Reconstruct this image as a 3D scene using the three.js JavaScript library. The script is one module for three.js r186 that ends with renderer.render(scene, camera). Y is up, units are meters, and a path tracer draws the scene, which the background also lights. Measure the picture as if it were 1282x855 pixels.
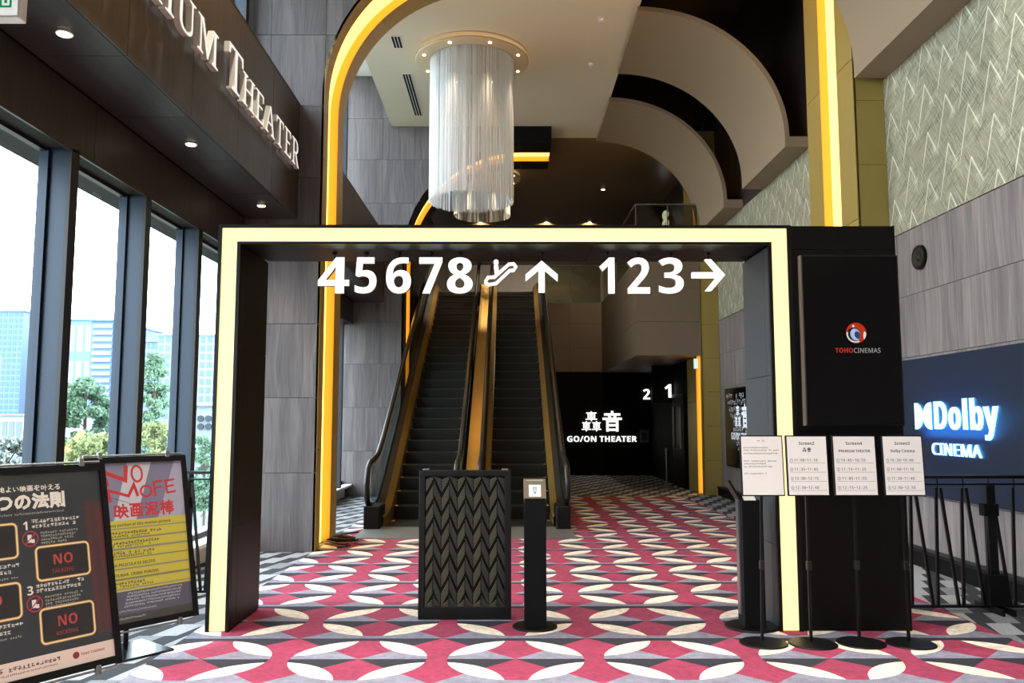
import * as THREE from 'three';
import { mergeGeometries } from 'three/addons/utils/BufferGeometryUtils.js';
import { RoundedBoxGeometry } from 'three/addons/geometries/RoundedBoxGeometry.js';
import { TextGeometry } from 'three/addons/geometries/TextGeometry.js';
import { FontLoader } from 'three/addons/loaders/FontLoader.js';
import { RectAreaLightUniformsLib } from 'three/addons/lights/RectAreaLightUniformsLib.js';

// ------------------------------------------------------------------ camera, sky, lights, exposure
const scene = new THREE.Scene();
const F = 1035, EYE = 1.55;
const PITCH = Math.atan(99.5 / F), YAW = Math.atan(5 / F);
const camera = new THREE.PerspectiveCamera(2 * Math.atan(427.5 / F) * 180 / Math.PI, 1282 / 855, 0.05, 2000);
camera.position.set(0, EYE, 0);
camera.rotation.order = 'YXZ';
camera.rotation.set(PITCH, -YAW, 0);
scene.add(camera);
const renderer = new THREE.WebGLRenderer({ antialias: true });
renderer.toneMapping = THREE.LinearToneMapping;
renderer.toneMappingExposure = 1.12;
renderer.shadowMap.enabled = true;
RectAreaLightUniformsLib.init();
scene.background = new THREE.Color().setRGB(9.0, 9.7, 10.6);          // bright overcast daylight outside the glazing

const LED_WARM = new THREE.Color().setRGB(1.0, 0.55, 0.12), LAMP_WARM = new THREE.Color().setRGB(1.0, 0.80, 0.55), LAMP_NEUTRAL = new THREE.Color().setRGB(1.0, 0.92, 0.80);
const LOBBY_LAMP = 62, ATRIUM_LAMP = 60;
function spot(x, y, d, color, cd, angle = 0.9, tx = x, ty = 0, td = d, soft = 3) {
  const l = new THREE.SpotLight(color, cd, 0, angle, 0.7, 2);
  l.position.set(x, y, -d); l.target.position.set(tx, ty, -td); l.castShadow = true; l.shadow.radius = soft; l.name = 'downlight_lamp';
  scene.add(l); scene.add(l.target);
}
function rect(x, y, d, w, h, color, L, lx, ly, ld) {                   // looks towards (lx, ly, ld)
  const l = new THREE.RectAreaLight(color, L, w, h);
  l.position.set(x, y, -d); l.lookAt(lx, ly, -ld); l.name = 'led_lamp'; scene.add(l);
}

// ------------------------------------------------------------------ helpers
function at(px, py, d) {                                               // photo pixel at a given depth
  const a = (px - 641) / F, b = (427.5 - py) / F;
  const f = Math.cos(PITCH) - b * Math.sin(PITCH), u = b * Math.cos(PITCH) + Math.sin(PITCH);
  const X = a * Math.cos(YAW) + f * Math.sin(YAW), D = f * Math.cos(YAW) - a * Math.sin(YAW);
  return [X * d / D, EYE + u * d / D, d];
}
function ceilAt(px, py, H) { const p = at(px, py, 1); const t = (H - EYE) / (p[1] - EYE); return [p[0] * t, H, t]; }
let seed = 7;
const rnd = () => { seed = (seed * 1664525 + 1013904223) >>> 0; return seed / 4294967296; };
const hash = (x, y, s = 0) => { let h = Math.imul(x | 0, 374761393) + Math.imul(y | 0, 668265263) + Math.imul(s | 0, 2147483647 ^ 91); h = Math.imul(h ^ (h >>> 13), 1274126177); return ((h ^ (h >>> 16)) >>> 0) / 4294967296; };
function vnoise(x, y, px, py, s) {                                     // periodic value noise
  const ix = Math.floor(x), iy = Math.floor(y), fx = x - ix, fy = y - iy, u = fx * fx * (3 - 2 * fx), v = fy * fy * (3 - 2 * fy);
  const m = (a, n) => ((a % n) + n) % n, h = (a, b) => hash(m(a, px), m(b, py), s);
  return (h(ix, iy) * (1 - u) + h(ix + 1, iy) * u) * (1 - v) + (h(ix, iy + 1) * (1 - u) + h(ix + 1, iy + 1) * u) * v;
}
const names = {};
const numbered = (n) => { const k = names[n] = (names[n] ?? -1) + 1; return k ? n + '_' + String(k).padStart(3, '0') : n; };
function thing(name, label, category, group) {
  const o = new THREE.Group(); o.name = numbered(name); o.userData = { label, category }; if (group) o.userData.group = group;
  scene.add(o); return o;
}
function struct(name, label, category) { const o = new THREE.Group(); o.name = name; o.userData = { kind: 'structure', label, category }; scene.add(o); return o; }
function part(parent, name, geo, mat, label) {
  const m = new THREE.Mesh(geo, mat); m.name = name; m.castShadow = m.receiveShadow = true; if (label) m.userData.label = label;
  parent.add(m); return m;
}
function uvm(g, ou = 0, ov = 0) {                                      // uv in metres from position and normal
  const p = g.attributes.position, n = g.attributes.normal, uv = new Float32Array(p.count * 2);
  for (let i = 0; i < p.count; i++) {
    const ax = Math.abs(n.getX(i)), ay = Math.abs(n.getY(i)), az = Math.abs(n.getZ(i));
    let u, v;
    if (ax >= ay && ax >= az) { u = p.getZ(i); v = p.getY(i); } else if (ay >= az) { u = p.getX(i); v = p.getZ(i); } else { u = p.getX(i); v = p.getY(i); }
    uv[2 * i] = u + ou; uv[2 * i + 1] = v + ov;
  }
  g.setAttribute('uv', new THREE.BufferAttribute(uv, 2)); return g;
}
function box(x0, x1, y0, y1, d0, d1, vary) {                           // axis box, d = distance in front of the camera
  const g = new THREE.BoxGeometry(Math.abs(x1 - x0), Math.abs(y1 - y0), Math.abs(d1 - d0));
  g.translate((x0 + x1) / 2, (y0 + y1) / 2, -(d0 + d1) / 2);
  return uvm(g, vary ? rnd() * 3 : 0, vary ? rnd() * 3 : 0);
}
function rbox(x0, x1, y0, y1, d0, d1, r = 0.01) {
  const g = new RoundedBoxGeometry(Math.abs(x1 - x0), Math.abs(y1 - y0), Math.abs(d1 - d0), 2, r);
  g.translate((x0 + x1) / 2, (y0 + y1) / 2, -(d0 + d1) / 2); return g;
}
function bar(a, b, w, t, up = new THREE.Vector3(0, 0, 1)) {            // square bar between two points [x, y, d]
  const A = new THREE.Vector3(a[0], a[1], -a[2]), B = new THREE.Vector3(b[0], b[1], -b[2]), L = A.distanceTo(B);
  const g = new THREE.BoxGeometry(w, L, t), y = B.clone().sub(A).normalize();
  const x = new THREE.Vector3().crossVectors(y, up); if (x.length() < 1e-3) x.set(1, 0, 0); x.normalize(); const z = new THREE.Vector3().crossVectors(x, y);
  g.applyMatrix4(new THREE.Matrix4().makeBasis(x, y, z)); g.translate((A.x + B.x) / 2, (A.y + B.y) / 2, (A.z + B.z) / 2); return g;
}
function cyl(x, y0, y1, d, r0, r1 = r0, seg = 24) { const g = new THREE.CylinderGeometry(r1, r0, y1 - y0, seg); g.translate(x, (y0 + y1) / 2, -d); return g; }
function tube(pts, r, seg = 40, rs = 8) { return new THREE.TubeGeometry(new THREE.CatmullRomCurve3(pts.map((p) => new THREE.Vector3(p[0], p[1], -p[2])), false, 'catmullrom', 0.2), seg, r, rs); }
const plain = (g) => { const k = g.index ? g.toNonIndexed() : g; for (const n of Object.keys(k.attributes)) if (!['position', 'normal', 'uv'].includes(n)) k.deleteAttribute(n); return k; };
const merge = (list) => mergeGeometries(list.map(plain));

const C = (hex) => new THREE.Color(hex);
const M = (o) => new THREE.MeshStandardMaterial(o);
const MP = (o) => new THREE.MeshPhysicalMaterial(o);
const glow = (r, g, b, k = 1) => { const m = M({ color: C('#6e675a'), roughness: 0.6 }); m.emissive = new THREE.Color().setRGB(r, g, b); m.emissiveIntensity = k; return m; };

// ------------------------------------------------------------------ procedural textures
function dataTex(w, h, fn, srgb = true) {
  const d = new Uint8Array(w * h * 4);
  for (let y = 0, i = 0; y < h; y++) for (let x = 0; x < w; x++, i += 4) { const c = fn(x, y); d[i] = c[0]; d[i + 1] = c[1]; d[i + 2] = c[2]; d[i + 3] = 255; }
  const t = new THREE.DataTexture(d, w, h); t.wrapS = t.wrapT = THREE.RepeatWrapping; t.magFilter = THREE.LinearFilter; t.minFilter = THREE.LinearMipmapLinearFilter; t.generateMipmaps = true;
  if (srgb) t.colorSpace = THREE.SRGBColorSpace; t.needsUpdate = true; return t;
}
const clamp = (v) => Math.max(0, Math.min(255, v));
function woodTex(base, streak, s, fine = 1) {                          // vertical grain, 1.2 m x 2.4 m
  return dataTex(768, 768, (x, y) => {
    const u = x / 768, v = y / 768, w = (vnoise(u * 6, v * 5, 6, 5, s) - 0.5) * 0.05;
    const a = vnoise((u + w) * 24, v * 3, 24, 3, s + 1), b = vnoise((u + w) * 96, v * 6, 96, 6, s + 2), c = vnoise(u * 384, v * 14, 384, 14, s + 3), e = vnoise(u * 5, v * 2, 5, 2, s + 4);
    let k = 0.5 + (a - 0.5) * 0.7 + (b - 0.5) * 0.55 + (c - 0.5) * 0.5 * fine + (e - 0.5) * 0.4;
    if (b > 0.82) k -= (b - 0.82) * 2.0;
    return [0, 1, 2].map((i) => clamp(base[i] + (streak[i] - base[i]) * (0.5 - k)));
  });
}
const rep = (t, u, v) => { t.repeat.set(1 / u, 1 / v); return t; };
const greyWoodTex = rep(woodTex([94, 87, 87], [60, 56, 58], 11), 1.2, 2.4);
const paleWoodTex = rep(woodTex([122, 115, 114], [80, 76, 79], 31), 1.2, 2.4);
const darkWoodTex = rep(woodTex([50, 42, 42], [26, 22, 24], 51), 1.2, 2.4);
const noiseTex = dataTex(256, 256, (x, y) => { const k = 90 + 130 * hash(x, y, 5) + 35 * vnoise(x / 8, y / 8, 32, 32, 3); return [k, k, k].map(clamp); }, false);

// carpet: circles about the cell centres and the cell corners overlap in cream leaves
const PITCHC = 1.03, CX0 = 0.051, CD0 = 5.585;
const CARPET = { red: [144, 46, 76], cream: [222, 208, 190], grey: [126, 124, 140], dark: [34, 34, 44] };
const carpetTex = dataTex(2048, 2048, (x, y) => {
  const N = 1024, jx = (hash(x >> 1, y >> 1, 21) - 0.5) * 5, jy = (hash(x >> 1, y >> 1, 22) - 0.5) * 5;
  let u = (((x + jx) / N) % 1 + 1) % 1 - 0.5, v = (((y + jy) / N) % 1 + 1) % 1 - 0.5;
  const R = 0.435, cu = u - Math.sign(u) * 0.5, cv = v - Math.sign(v) * 0.5, inC = Math.hypot(u, v) < R, inK = Math.hypot(cu, cv) < R;
  let c;
  if (inC && inK) c = CARPET.cream;
  else if (inC) c = Math.abs(v) > Math.abs(u) ? CARPET.red : v > 0 ? CARPET.grey : CARPET.dark;
  else if (inK) c = Math.abs(cv) > Math.abs(cu) ? CARPET.red : cv > 0 ? CARPET.grey : CARPET.dark;
  else c = Math.abs(u) > Math.abs(v) ? CARPET.red : cv > 0 ? CARPET.grey : CARPET.dark;
  const k = 1 + (hash(x >> 2, y >> 2, 9) - 0.5) * 0.2 + (hash(x, y, 10) - 0.5) * 0.1 + (vnoise(x / 32, y / 32, 64, 64, 4) - 0.5) * 0.16 + (vnoise(x / 140, y / 140, 2048 / 140 | 0, 2048 / 140 | 0, 6) - 0.5) * 0.08;
  return c.map((q) => clamp(q * k));
});
const borderTex = dataTex(1024, 1024, (x, y) => {                      // leaning blocks of grey and charcoal, 2.06 m square
  const X = x / 1024 * 2.06, D = y / 1024 * 2.06 + (hash(x >> 1, y >> 1, 3) - 0.5) * 0.004;
  const row = Math.floor(D / 0.3433), s = X - (D - row * 0.3433) * 0.25 + (row % 2) * 0.17, q = ((s / 0.34333) % 1 + 1) % 1;
  const grey = [150, 153, 156], mid = [118, 122, 128], dark = [40, 44, 50];
  const c = q < 0.46 ? dark : (Math.floor(s / 0.34333) + row) % 3 === 0 ? mid : grey;
  const k = 1 + (hash(x >> 1, y >> 1, 12) - 0.5) * 0.24;
  return c.map((w) => clamp(w * k));
});
const wallpaperTex = (() => {                                          // 2.4 m x 2.6 m: brushed ground with tall light chevrons
  const W = 1200, H = 1300, c = document.createElement('canvas'); c.width = W; c.height = H; const g = c.getContext('2d');
  g.fillStyle = '#979580'; g.fillRect(0, 0, W, H);
  const wrap = (x, y, r, f) => { for (const ox of [-W, 0, W]) for (const oy of [-H, 0, H]) { if (x + ox < -r || x + ox > W + r || y + oy < -r || y + oy > H + r) continue; g.save(); g.translate(ox, oy); f(); g.restore(); } };
  const brush = (x, y, l, a, col, lw) => wrap(x, y, l, () => { g.strokeStyle = col; g.lineWidth = lw; g.beginPath(); g.moveTo(x, y); g.lineTo(x + Math.cos(a) * l, y + Math.sin(a) * l); g.stroke(); });
  for (let i = 0; i < 7000; i++) {                                     // bundles of fine strokes in two directions
    const x = rnd() * W, y = rnd() * H, k = rnd(), a = (vnoise(x / 75, y / 65, 16, 20, 77) > 0.5 ? -0.5 : 1.02) + (rnd() - 0.5) * 0.25;
    brush(x, y, 30 + rnd() * 100, a, k < 0.46 ? 'rgba(58,60,48,0.36)' : k < 0.86 ? 'rgba(214,216,192,0.36)' : 'rgba(112,122,96,0.4)', 0.8 + rnd() * 2.4);
  }
  const cols = 6, rows = 5, cw = W / cols, ch = H / rows;
  for (let r = 0; r < rows; r++) for (let q = 0; q < cols; q++) {
    const ax = (q + (q % 2) * 0 + 0.5) * cw + (rnd() - 0.5) * 14, ay = (r + (q % 2) * 0.5 + 0.06) * ch + (rnd() - 0.5) * 16;
    for (let k = 0; k < 9; k++) {                                      // each leg is a sheaf of fading strokes
      const o = (rnd() - 0.5) * 7, L = ch * (0.55 + rnd() * 0.6), Rr = ch * (0.35 + rnd() * 0.35);
      brush(ax + o, ay + rnd() * 14, L, Math.PI / 2 + 0.36, 'rgba(240,242,222,0.42)', 1 + rnd() * 2.4); brush(ax + o, ay + rnd() * 14, Rr, Math.PI / 2 - 0.55, 'rgba(240,242,222,0.42)', 1 + rnd() * 2.6);
    }
    for (let k = 0; k < 26; k++) brush(ax + cw * 0.2 + (rnd() - 0.5) * 30, ay + ch * 0.5 + (rnd() - 0.5) * 60, 20 + rnd() * 40, -0.5 + (rnd() - 0.5) * 0.5, 'rgba(232,234,210,0.34)', 1 + rnd() * 2);
  }
  const t = new THREE.CanvasTexture(c); t.colorSpace = THREE.SRGBColorSpace; t.wrapS = t.wrapT = THREE.RepeatWrapping; t.repeat.set(1 / 2.4, 1 / 2.6); return t;
})();

// ------------------------------------------------------------------ materials
const MAT = {
  greyWood: M({ map: greyWoodTex, roughness: 0.55, bumpMap: greyWoodTex, bumpScale: 0.0008 }),
  paleWood: M({ map: paleWoodTex, roughness: 0.6, bumpMap: paleWoodTex, bumpScale: 0.0008 }),
  darkWood: M({ map: darkWoodTex, roughness: 0.42, bumpMap: darkWoodTex, bumpScale: 0.0006 }),
  backing: M({ color: C('#15130f'), roughness: 0.9 }),
  wallpaper: M({ map: wallpaperTex, roughness: 0.75, bumpMap: wallpaperTex, bumpScale: 0.001 }),
  gold: M({ color: C('#9c8746'), roughness: 0.5, metalness: 0.15 }),
  bronze: M({ color: C('#766653'), roughness: 0.5, metalness: 0.15 }),
  blackMetal: MP({ color: C('#0b0b0c'), roughness: 0.42, specularIntensity: 0.5 }),
  blackMatt: MP({ color: C('#080808'), roughness: 0.75, specularIntensity: 0.3 }),
  blackPanel: MP({ color: C('#090706'), roughness: 0.45, specularIntensity: 0.35 }),
  postPanel: M({ color: C('#34383a'), roughness: 0.5 }),
  cream: M({ color: C('#c9bda9'), roughness: 0.8 }),
  ceiling: M({ color: C('#ddd3be'), roughness: 0.85 }),
  brownCeiling: M({ color: C('#75634c'), roughness: 0.35 }),
  rib: M({ color: C('#8f7e68'), roughness: 0.6 }),
  mullion: M({ color: C('#122334'), roughness: 0.4, metalness: 0.25 }),
  mullionDark: M({ color: C('#0c1014'), roughness: 0.5 }),
  glass: MP({ color: C('#eaf4f6'), transmission: 1, thickness: 0, roughness: 0, ior: 1.45 }),
  oliveGlass: MP({ color: C('#8f9377'), transmission: 1, thickness: 0, roughness: 0.05, ior: 1.6 }),
  railGlass: MP({ color: C('#c3d4cb'), transmission: 1, thickness: 0, roughness: 0.02, ior: 1.5 }),
  rubber: M({ color: C('#0b0b0c'), roughness: 0.35 }),
  stepMetal: M({ color: C('#1b1b1c'), roughness: 0.5, metalness: 0.5 }),
  brass: M({ color: C('#c29c58'), roughness: 0.3, metalness: 0.85 }),
  steel: M({ color: C('#8d8f90'), roughness: 0.3, metalness: 0.9 }),
  comb: M({ color: C('#9a9c9a'), roughness: 0.42, metalness: 0.8 }),
  white: M({ color: C('#e9e6e0'), roughness: 0.6 }),
  paper: M({ color: C('#e8e2d8'), roughness: 0.7 }),
  letterFace: glow(1, 0.98, 0.93, 0.75),
  numberFace: glow(1, 0.98, 0.94, 1.25),
  blueFace: glow(0.7, 0.92, 1, 1.05),
  letterSide: M({ color: C('#d6d2c2'), roughness: 0.5 }),
  numberSide: M({ color: C('#6f6a58'), roughness: 0.5 }),
  lamp: glow(1, 0.86, 0.6, 6),
};
MAT.gold.name = 'gold';

// ------------------------------------------------------------------ panelled planes
// A flat cladding of single panels: on a plane X = c ('x') or d = c ('d'); the panel front lies at c, thickness goes to side s.
function panels(parent, axis, c, s, us, vs, mat, opt = {}) {
  const gap = opt.gap ?? 0.006, th = opt.th ?? 0.02;
  for (let i = 0; i + 1 < us.length; i++) for (let j = 0; j + 1 < vs.length; j++) {
    const u0 = us[i] + gap / 2, u1 = us[i + 1] - gap / 2, v0 = vs[j] + gap / 2, v1 = vs[j + 1] - gap / 2;
    if (opt.skip?.(u0, u1, v0, v1)) continue;
    const g = axis === 'x' ? box(c, c + s * th, v0, v1, u0, u1, true) : axis === 'd' ? box(u0, u1, v0, v1, c, c + s * th, true) : box(u0, u1, c, c + s * th, v0, v1, true);
    part(parent, 'panel', g, Array.isArray(mat) ? mat[(i + j) % mat.length] : mat);
  }
}
const steps = (a, b, w) => { const r = [a]; const n = Math.max(1, Math.round((b - a) / w)); for (let i = 1; i <= n; i++) r.push(a + (b - a) * i / n); return r; };

// ------------------------------------------------------------------ floor
const floor = struct('floor', 'red and cream circle patterned carpet floor', 'floor');
function carpet(name, x0, x1, d0, d1, mat, uvf) {
  const g = new THREE.PlaneGeometry(x1 - x0, d1 - d0); g.rotateX(-Math.PI / 2); g.translate((x0 + x1) / 2, 0, -(d0 + d1) / 2);
  const p = g.attributes.position; for (let i = 0; i < p.count; i++) g.attributes.uv.setXY(i, ...uvf(p.getX(i), -p.getZ(i)));
  return part(floor, name, g, mat);
}
const carpetMat = M({ map: carpetTex, roughness: 0.95, bumpMap: noiseTex, bumpScale: 0.002 });
const borderMat = M({ map: borderTex, roughness: 0.95 });
const cuv = (x, d) => [((x - CX0) / PITCHC + 0.5) / 2, ((d - CD0) / PITCHC + 0.5) / 2], buv = (x, d) => [x / 2.06, d / 2.06];
carpet('carpet', -2.32, 3.6, -6, 17.3, carpetMat, cuv);
carpet('carpet_border', -3.5, -2.32, -6, 17.3, borderMat, buv);
carpet('carpet_border', 3.6, 4.6, -6, 17.3, borderMat, buv);
carpet('carpet_border', -3.5, 4.6, 17.3, 26, borderMat, buv);
part(floor, 'floor_slab', box(-3.6, 4.7, -0.3, -0.01, -6.2, 26), MAT.backing);

// ------------------------------------------------------------------ right wall
const wr = struct('wall_right', 'wall of grey wood panels below patterned wallpaper', 'wall');
part(wr, 'wall_core', box(4.53, 4.75, 0, 10, -6.2, 24.2), MAT.backing);
panels(wr, 'x', 4.5, 1, steps(-6, 9.4, 1.185).concat(steps(9.4, 17.5, 1.16).slice(1)), [0.16, 0.74, 2.26, 2.95, 3.68], [MAT.paleWood]);
part(wr, 'wallpaper', box(4.5, 4.53, 3.69, 5.62, -6, 17.5), MAT.wallpaper);
panels(wr, 'x', 4.5, 1, steps(-6, 17.5, 1.2), [5.62, 7.6, 9.6], MAT.darkWood);
const bbr = struct('baseboard_right', 'black skirting along the right wall', 'baseboard');
part(bbr, 'skirting', box(4.4, 4.5, 0, 0.16, -6, 17.5), MAT.blackMatt);
part(bbr, 'skirting_cap', box(4.38, 4.5, 0.16, 0.19, -6, 17.5), MAT.blackMetal);

// ------------------------------------------------------------------ left glazing
const wl = struct('wall_left', 'left wall around the tall windows', 'wall');
part(wl, 'sill_wall', box(-3.75, -3.35, 0, 0.22, -6.2, 17.2), MAT.white);
part(wl, 'sill', box(-3.75, -3.2, 0.22, 0.26, -6.2, 17.2), MAT.white);
part(wl, 'head', box(-3.75, -3.26, 3.57, 4.3, -6.2, 17.2), MAT.backing);
part(wl, 'upper_head', box(-3.75, -3.3, 8.9, 9.3, -6.2, 17.2), MAT.backing);
panels(wl, 'x', -3.24, -1, steps(-6, 10.02, 1.25), [3.55, 4.03], MAT.darkWood);
panels(wl, 'x', -3.24, -1, steps(11.26, 17.18, 1.25), [3.55, 4.03], MAT.darkWood);
let wn = 0;
const mullionD = []; for (let d = 6.0 - 1.27 * 9; d < 17.2; d += 1.27) mullionD.push(d);
for (const d of mullionD) {
  if (d > 9.9 && d < 11.2) continue;
  const w = new THREE.Group(); w.name = 'window_' + (++wn); w.userData = { kind: 'structure', label: 'tall glazed bay with a blue-grey mullion fin', category: 'window' }; scene.add(w);
  for (const [y0, y1] of [[0.26, 3.57], [4.3, 8.9]]) {
    part(w, 'mullion', box(-3.45, -3.27, y0, y1, d, d + 0.1), MAT.mullion);
    part(w, 'mullion_edge', box(-3.27, -3.24, y0, y1, d - 0.004, d + 0.104), MAT.mullionDark);
    part(w, 'mullion_cover', box(-3.47, -3.40, y0, y1, d - 0.03, d + 0.13), MAT.mullion);
    part(w, 'transom', box(-3.47, -3.40, y0, y0 + 0.06, d + 0.13, d + 1.24), MAT.mullion);
    part(w, 'transom', box(-3.47, -3.42, y1 - 0.03, y1, d + 0.13, d + 1.24), MAT.mullionDark);
    const pane = new THREE.PlaneGeometry(1.11, y1 - y0 - 0.12); pane.rotateY(Math.PI / 2); pane.translate(-3.44, (y0 + y1) / 2, -(d + 0.685));
    part(w, 'pane', pane, MAT.glass);
  }
}
// bridge with the lettered fascia, and its soffit
const bridge = struct('trim_1', 'dark wood bridge with lettered fascia over the windows', 'bulkhead');
part(bridge, 'core', box(-3.25, -2.63, 4.06, 5.44, -6, 10.02), MAT.backing);
panels(bridge, 'x', -2.6, -1, steps(-6, 10.02, 1.17), [4.03, 5.47], MAT.darkWood);
panels(bridge, 'y', 4.03, 1, [-3.22, -2.62], steps(-6, 10.02, 1.17), MAT.darkWood);
part(bridge, 'coping', box(-3.3, -2.6, 5.47, 5.5, -6, 10.02), MAT.blackMetal);
part(bridge, 'core', box(-3.25, -2.63, 4.06, 5.44, 11.26, 17.18), MAT.backing);
panels(bridge, 'x', -2.6, -1, steps(11.26, 17.18, 1.17), [4.03, 5.47], MAT.darkWood);
panels(bridge, 'y', 4.03, 1, [-3.22, -2.62], steps(11.26, 17.18, 1.17), MAT.darkWood);
for (const [d, lab] of [[5.11, 'round downlight in bridge soffit nearest the green exit sign'], [7.24, 'round downlight in bridge soffit, middle one of the row'], [9.37, 'round downlight in bridge soffit next to the grey portal'], [14.5, 'round downlight in bridge soffit behind the grey portal']]) {
  const t = thing('downlight', lab, 'downlight');
  part(t, 'trim_ring', cyl(-2.85, 4.022, 4.03, d, 0.052, 0.052), MAT.white);
  part(t, 'lamp_lens', cyl(-2.85, 4.016, 4.024, d, 0.042, 0.042), MAT.lamp);
  spot(-2.85, 4.0, d, LAMP_WARM, 6, 0.8);
}

// ------------------------------------------------------------------ portals (arch walls)
// rounded opening path: leg up, quarter arc, flat run to the right
function archPath(x0, yTop, R, x1, y0 = 0) {
  const p = []; const yc = yTop - R;
  for (const y of steps(y0, yc, 0.4)) p.push([x0, y]);
  for (let i = 1; i <= 24; i++) { const a = Math.PI - i / 24 * Math.PI / 2; p.push([x0 + R + R * Math.cos(a), yc + R * Math.sin(a)]); }
  for (const x of steps(x0 + R, x1, 0.4).slice(1)) p.push([x, yTop]);
  return p;
}
function offset(path, o) {                                             // to the left of travel (outwards from the opening)
  return path.map((p, i) => { const a = path[Math.max(0, i - 1)], b = path[Math.min(path.length - 1, i + 1)], tx = b[0] - a[0], ty = b[1] - a[1], l = Math.hypot(tx, ty); return [p[0] - ty / l * o, p[1] + tx / l * o]; });
}
function ribbon(pa, pb, da, db, flip) {                                // surface between two paths at two depths
  const v = [], idx = [], n = pa.length; let s = 0; const uv = [];
  for (let i = 0; i < n; i++) { if (i) s += Math.hypot(pa[i][0] - pa[i - 1][0], pa[i][1] - pa[i - 1][1]); v.push(pa[i][0], pa[i][1], -da, pb[i][0], pb[i][1], -db); uv.push(0, s, Math.hypot(db - da, pb[i][0] - pa[i][0], pb[i][1] - pa[i][1]), s); }
  for (let i = 0; i + 1 < n; i++) { const a = 2 * i; if (flip) idx.push(a, a + 1, a + 2, a + 1, a + 3, a + 2); else idx.push(a, a + 2, a + 1, a + 1, a + 2, a + 3); }
  const g = new THREE.BufferGeometry(); g.setAttribute('position', new THREE.Float32BufferAttribute(v, 3)); g.setAttribute('uv', new THREE.Float32BufferAttribute(uv, 2)); g.setIndex(idx); g.computeVertexNormals(); return g;
}
function slab(path, o, da, db) {                                       // solid strip of thickness o
  const q = offset(path, o), e = [path[0], q[0]], f = [path[path.length - 1], q[q.length - 1]];
  return merge([ribbon(path, path, da, db), ribbon(q, q, da, db, true), ribbon(path, q, da, da, true), ribbon(path, q, db, db), ribbon(e, e, da, db, true), ribbon(f, f, da, db)]);
}
function cut(path, len) {                                              // split a path into pieces of about len
  const out = []; let cur = [path[0]], s = 0;
  for (let i = 1; i < path.length; i++) { s += Math.hypot(path[i][0] - path[i - 1][0], path[i][1] - path[i - 1][1]); cur.push(path[i]); if (s >= len && i < path.length - 1) { out.push(cur); cur = [path[i]]; s = 0; } }
  if (cur.length > 1) out.push(cur); return out;
}
function shrink(piece, g) {                                            // leave a joint at both ends
  const p = piece.map((q) => q.slice()), n = p.length - 1, m = (a, b) => { const l = Math.hypot(b[0] - a[0], b[1] - a[1]); return [a[0] + (b[0] - a[0]) * g / l, a[1] + (b[1] - a[1]) * g / l]; };
  const a = m(p[0], p[1]), b = m(p[n], p[n - 1]); p[0] = a; p[n] = b; return p;
}
const ledMat = glow(1.0, 0.52, 0.10, 3.4);
function reveal(parent, path, d0, dl0, dl1, d1, mat) {                 // lined reveal with a recessed light channel
  for (const piece of cut(path, 1.15)) {
    part(parent, 'panel', slab(shrink(piece, 0.004), 0.03, d0, dl0 - 0.006), mat);
    part(parent, 'panel', slab(shrink(piece, 0.004), 0.03, dl1 + 0.006, d1), mat);
  }
  const q = offset(path, 0.11);
  part(parent, 'led_strip', ribbon(q, q, dl0, dl1), ledMat, 'glowing warm light channel');
  part(parent, 'channel_side', ribbon(path, q, dl1, dl1), MAT.brass);
  part(parent, 'channel_side', ribbon(path, q, dl0, dl0, true), MAT.brass);
  part(parent, 'lining_back', slab(offset(path, 0.12), 0.05, d0 + 0.02, d1 - 0.02), MAT.backing);
}
function archWall(name, label, dF, dB, X0, X1, edge, xs, ys, mat) {     // panelled front face cut along the opening
  const w = struct(name, label, 'wall');
  for (let i = 0; i + 1 < xs.length; i++) for (let j = 0; j + 1 < ys.length; j++) {
    const x0 = xs[i] + 0.003, x1 = xs[i + 1] - 0.003, y0 = ys[j] + 0.003, y1 = ys[j + 1] - 0.003, right = [];
    for (let k = 0; k <= 24; k++) { const y = y0 + (y1 - y0) * k / 24; right.push([Math.min(x1, edge(y)), y]); }
    const keep = right.filter((p) => p[0] > x0 + 0.01); if (keep.length < 2) continue;
    const s = new THREE.Shape(); s.moveTo(x0, keep[0][1]); for (const p of keep) s.lineTo(p[0], p[1]); s.lineTo(x0, keep[keep.length - 1][1]); s.closePath();
    const g = new THREE.ExtrudeGeometry(s, { depth: 0.03, bevelEnabled: false }); g.translate(0, 0, -dF - 0.03);
    part(w, 'panel', uvm(g, rnd() * 3, rnd() * 3), mat);
  }
  return w;
}
const arcEdge = (x0, yTop, R, x1) => (y) => { const yc = yTop - R; if (y <= yc) return x0; if (y >= yTop) return x1; const t = x0 + R - Math.sqrt(Math.max(0, R * R - (y - yc) ** 2)); return t; };
// first portal
const A1 = { x0: -2.3, top: 7.62, R: 2.0, x1: 4.13 };
const wa1 = archWall('wall_portal', 'grey wood wall with rounded gold lined opening', 10.03, 11.25, -3.45, 4.5, arcEdge(A1.x0, A1.top, A1.R, 4.5), [-3.45, -2.99, A1.x0, -0.3, 0.9, 2.1, 3.3, 4.5], [0, 0.93, 1.83, 2.73, 3.63, 4.55, 5.47, 6.4, 7.32, 7.85], MAT.greyWood);
part(wa1, 'core', box(-3.46, -2.48, 0, 9.0, 10.07, 11.22), MAT.backing);
part(wa1, 'core', box(-2.3, 4.5, 7.82, 9.4, 10.07, 11.22), MAT.backing);
panels(wa1, 'd', 11.25, -1, [-3.45, -2.5], steps(0, 7.8, 0.95), MAT.greyWood);
reveal(wa1, archPath(A1.x0, A1.top, A1.R, A1.x1), 10.03, 10.28, 10.86, 11.25, MAT.gold);
const pier1 = struct('wall_pier', 'gold panelled pier with a glowing light channel', 'wall');
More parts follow.
